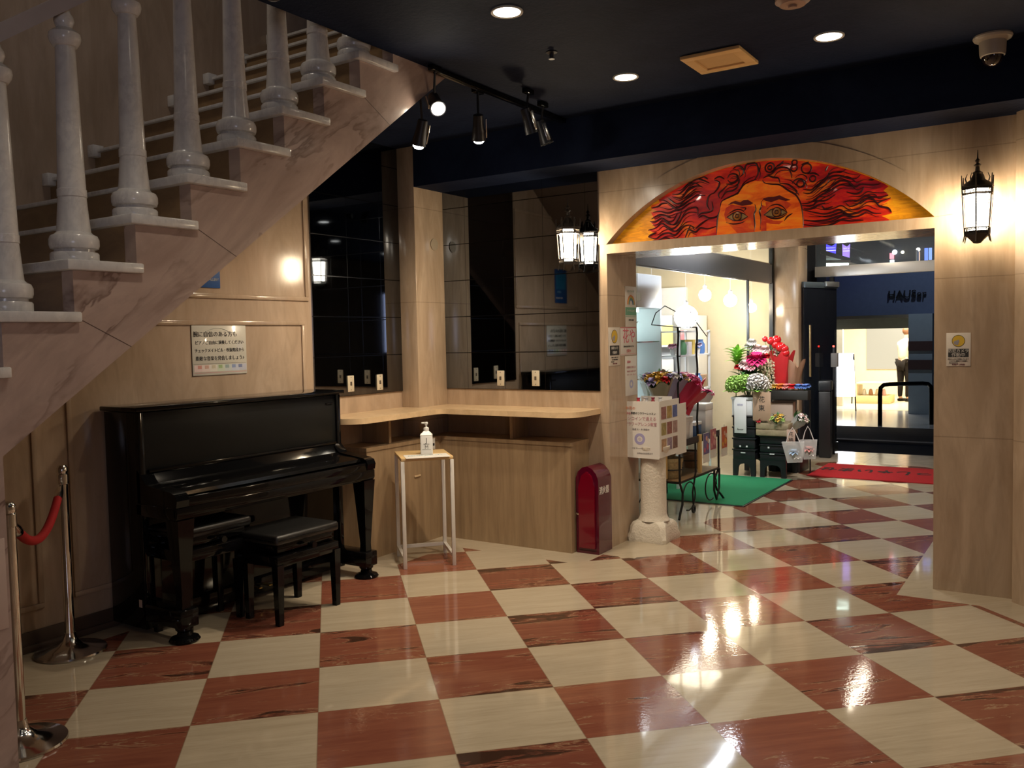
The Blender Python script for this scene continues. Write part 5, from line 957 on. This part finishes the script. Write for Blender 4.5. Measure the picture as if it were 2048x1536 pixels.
for k, (x, z0, h, w_, c, nm) in enumerate(((-.42, 2.88, .11, .07, (.9, .2, .25), 'red'), (-.415, 2.76, .10, .07, (.7, .95, 1), 'pale cyan'), (.18, 2.80, .24, .055, (.08, .14, .5), 'dim blue'), (.25, 2.82, .22, .05, (.12, .2, .5), 'soft blue'), (.36, 2.84, .2, .06, (.03, .25, .09), 'green'), (.05, 2.78, .2, .04, (.35, .24, .18), 'dim brown'))):
    t = thing('neon_sign', f'small {nm} vertical neon sign high above the street', 'sign', (x, 15.55, z0+.0), 0, 'distant neon signs'); MB().bx(-w_/2, w_/2, -.02, .04, 0, h, .004).build('panel', EM(c, 3), t)
for k, (x, z, r) in enumerate(((-.36, 3.0, .045), (-.22, 2.99, .03), (.05, 3.02, .035))): 
    t = thing('street_light', ['bright bluish-white', 'small yellowish', 'small pale'][k]+' lamp high above the street', 'street lamp', (x, 15.5, z), 0, 'small lights above the street'); MB().sph((0, 0, 0), r, 14).build('bulb', EM([(.7, .85, 1), (1, .9, .5), (1, .95, .8)][k], 8), t); MB().cyl((0, 0, 0), (0, .12, 0), .008, seg=6).build('arm', m_blackplastic, t)
ftb = thing('fluorescent_tube', 'greenish fluorescent tube on the ceiling outside the entrance', 'tube light', (-.42, 10.3, 2.46), math.radians(40)); MB().cyl((-.35, 0, 0), (.35, 0, 0), .022, seg=12).build('tube', EM((.75, 1, .9), 8), ftb); MB().bx(-.37, .37, -.03, .03, .02, .06).build('housing', m_white_plastic, ftb)
struct('trim_12', MB().bx(-1.4, -.2, 9.2, 11.6, 2.52, 2.58), M((.05, .07, .065), .6)); struct('wall_street_pillar', MB().bx(-.75, -.21, 9.0, 9.5, 0, 2.9), M((.05, .055, .07), .4))
# person across the street
pr = thing('person', 'person in cream shirt and dark trousers standing in the bright shop across the street', 'person', (-.50, 17.5, 0), math.radians(55))
def skin(name, pts, edges, radii, mat, parent, root=0):
    me = bpy.data.meshes.new(name); me.from_pydata(pts, edges, []); me.materials.append(mat); o = bpy.data.objects.new(name, me); C.objects.link(o)
    m = o.modifiers.new('skin', 'SKIN'); m.use_smooth_shade = True
    for v, r in zip(me.skin_vertices[0].data, radii): v.radius = r if isinstance(r, tuple) else (r, r)
    me.skin_vertices[0].data[root].use_root = True; s = o.modifiers.new('sub', 'SUBSURF'); s.levels = 1; s.render_levels = 1; o.parent = parent; return o
pts = [(0, 0, .80), (0, .01, .95), (.02, .02, 1.12), (.05, .02, 1.26), (.08, .02, 1.33), (.12, .02, 1.42), (.13, .02, 1.50),
       (.0, .09, .78), (.01, .10, .44), (-.01, .10, .08), (.09, .11, .03), (0, -.09, .78), (.03, -.09, .44), (.0, -.09, .08), (.10, -.10, .03),
       (.05, .17, 1.24), (.10, .20, 1.02), (.26, .14, .98), (.33, .10, 1.0), (.05, -.16, 1.24), (.09, -.20, 1.02), (.25, -.15, .99), (.33, -.10, 1.01)]
ed = [(0, 1), (1, 2), (2, 3), (3, 4), (4, 5), (5, 6), (0, 7), (7, 8), (8, 9), (9, 10), (0, 11), (11, 12), (12, 13), (13, 14), (3, 15), (15, 16), (16, 17), (17, 18), (3, 19), (19, 20), (20, 21), (21, 22)]
ra = [(.09, .12), (.08, .115), (.085, .13), (.09, .15), .045, .07, .085, .08, .055, .038, .03, .08, .055, .038, .03, .048, .038, .03, .022, .048, .038, .03, .022]
m_skin = M((.55, .34, .24), .5); skin('body', pts, ed, ra, m_skin, pr)
sh = [0, 1, 2, 3, 15, 16, 17, 19, 20, 21]; ix = {v: i for i, v in enumerate(sh)}
skin('shirt', [pts[i] if i else (0, 0, .86) for i in sh], [(ix[a], ix[b]) for a, b in ed if a in ix and b in ix], [(tuple(q*1.15 for q in ra[i]) if isinstance(ra[i], tuple) else ra[i]*1.3) for i in sh], M((.42, .34, .24), .7), pr)
lg = [0, 7, 8, 9, 11, 12, 13]; ix = {v: i for i, v in enumerate(lg)}
skin('trousers', [pts[i] for i in lg], [(ix[a], ix[b]) for a, b in ed if a in ix and b in ix], [(tuple(q*1.12 for q in ra[i]) if isinstance(ra[i], tuple) else ra[i]*1.2) for i in lg], M((.009, .007, .006), .8, spec=.1), pr)
MB().sph((.105, .02, 1.50), .098, 18, (1, .95, 1.02)).build('hair', M((.12, .05, .02), .6), pr); MB().sph((.155, .02, 1.475), .075, 16, (.8, .85, 1.05)).sph((.222, .02, 1.47), .012, 8).build('face', m_skin, pr)
for s_ in (-1, 1):
    MB().bx(-.05, .17, s_*.10-.045, s_*.10+.045, 0, .06, .02).build('shoe', m_black, pr); h = MB(); h.sph((.35, s_*.10, 1.01), .032, 12, (1.2, .7, .5))
    for f in range(4): h.tube([(.37, s_*.10-.022+.014*f, 1.01), (.405, s_*.10-.022+.014*f, 1.005), (.42, s_*.10-.02+.013*f, .985)], .007, 6)
    h.tube([(.35, s_*.07, 1.015), (.375, s_*.058, 1.02), (.392, s_*.06, 1.01)], .008, 6); h.build('hand', m_skin, pr)
ap = pr
# glowing panel added behind the viewer: cool fill on the stairs, mirrored in black glass
hs = thing('hall_fill_panel', 'added glowing panel on the wall behind the viewer, cool fill for the stairs', 'display', (4.85, -4.6, 1.3), -PI/2)
MB().bx(-.7, .7, -.04, 0, 0, 1.1, .01).build('glow_face', EM((.80, .80, 1), 6), hs); MB().bx(-.74, .74, -.03, .01, -.04, 1.14, .01).build('panel_frame', m_blackplastic, hs)
# small plate low on the counter front
pt_ = thing('counter_plate', 'small pale handle plate on the counter front behind the side table', 'plate', (-1.5045, 2.50, .505), RA); MB().bx(-.035, .035, -.008, 0, 0, .014, .003).build('plate', M((.62, .46, .28), .4), pt_)

# passage tube lights (above the lintel line of sight, mirrored in the polished floor)
for k, (x, y, L_, c, e_, lb) in enumerate(((-.28, 5.25, 1.2, (.84, .92, 1), 120, 'cool white tube light on the passage ceiling, nearer the arch'), (.5, 8.0, .9, (1, .86, .66), 50, 'short warm tube light on the passage ceiling, nearer the doors'))):
    t = thing('tube_light', lb, 'tube light', (x, y, 2.70), 0, 'passage tube lights')
    MB().bx(-.05, .05, -L_/2-.03, L_/2+.03, -.035, -.001, .004).build('housing', m_white_plastic, t); MB().cyl((0, -L_/2, -.055), (0, L_/2, -.055), .019, seg=12).build('tube', EM(c, e_), t)
pot((-.22, 4.50, .6185+.0), .055, .12, m_brightw, 'small white pot holding a pink hydrangea on the cart tray', 'pot', 'plant_pot') if False else None
hydrangea((-.20, 4.62, .98), .10, c_hot, 'hot pink hydrangea head above the cart tray')
bouquet((-.72, 5.36, .857), (.1, -.1, .6), None, m_film, [(c_wht, 6), (c_pink, 2)], 'white and pink bouquet in clear wrap behind the cart', .26, .13)
bouquet((-.75, 5.02, .857), (.1, -.1, .6), None, m_film, [(c_wht, 5), (c_mag, 3)], 'white and magenta bouquet in clear wrap at the shop edge', .26, .12)
st3 = thing('bouquet_stand', 'white slatted stand holding the wrapped bouquets behind the cart', 'stand', (-.74, 5.18, 0))
MB().bx(-.09, .09, -.30, .30, .80, .855, .006).build('top', m_brightw, st3)
for x in (-.075, .075):
    for y in (-.28, .28): MB().bx(x-.012, x+.012, y-.012, y+.012, 0, .80).build('leg', m_brightw, st3)

# cluttered display shelves behind the cart
ds = thing('display_rack', 'white open display rack crowded with small items behind the iron cart', 'rack', (-.80, 5.95, 0))
for z in (.55, .95, 1.30, 1.54): MB().bx(-.14, .14, -.42, .42, z, z+.015).build('shelf', m_brightw, ds)
for x in (-.13, .13):
    for y in (-.41, .41): MB().bx(x-.01, x+.01, y-.01, y+.01, 0, 1.56).build('upright', m_brightw, ds)
ic = [((.80, .76, .78), 'white'), ((.10, .22, .52), 'blue'), ((.78, .40, .52), 'pink'), ((.75, .58, .15), 'yellow'), ((.40, .25, .14), 'brown'), ((.16, .38, .20), 'green'), ((.60, .52, .70), 'lilac'), ((.76, .74, .70), 'cream')]
kinds = ['box', 'jar', 'posy', 'bag']
for L_, z in enumerate((.565, .965, 1.315)):
    for j in range(6):
        c, cn = ic[(L_*5+j*3) % 8]; kd = kinds[(L_+j*3) % 4]; x, y = -.76+.02*((j*5) % 3), 5.95-.35+.14*j
        t = thing('display_'+kd, f"small {cn} {kd} on the crowded rack, {['lowest', 'middle', 'upper'][L_]} shelf, {['first', 'second', 'third', 'fourth', 'fifth', 'last'][j]} from the cart", kd, (x, y, z), 0, 'items on the crowded display rack')
        if kd == 'box': MB().bx(-.05, .05, -.05, .05, 0, .13, .004).build('carton', M(c, .5), t)
        elif kd == 'jar': MB().lathe([(.035, 0), (.045, .02), (.045, .10), (.025, .13), (.028, .15)], 16).build('jar', M(c, .3), t)
        elif kd == 'bag': MB().prism([(-.05, 0), (.05, 0), (.06, .15), (-.06, .15)], -.03, .03).build('bag', M(c, .6), t)
        else:
            MB().lathe([(.02, 0), (.03, .06)], 12).build('pot', m_brightw, t); MB().bloom((0, 0, .08), .06, 6, 4).build('flower_head', M(c, .5), t)

fs = thing('flower_fill_spot', 'small white spotlight added on the passage ceiling as fill for the flowers', 'spotlight', (.35, 5.5, 2.70)); MB().lathe([(.05, 0), (.05, -.012), (.03, -.02)], 20).build('base', m_white_plastic, fs); MB().lathe([(.028, 0), (.034, .06)], 18, (0, 0, -.055)).build('head', m_white_plastic, fs); MB().lathe([(.0001, 0), (.026, 0), (.026, .001)], 18, (0, 0, -.057)).build('lens', EM((1, .94, .86), 20), fs)

sl_ = thing('stairwell_lamp', 'round ceiling lamp high above the staircase', 'lamp', (-1.1, -.4, 5.22)); MB().lathe([(.28, 0), (.28, .05), (.24, .07)], 30).build('housing', m_white_plastic, sl_)
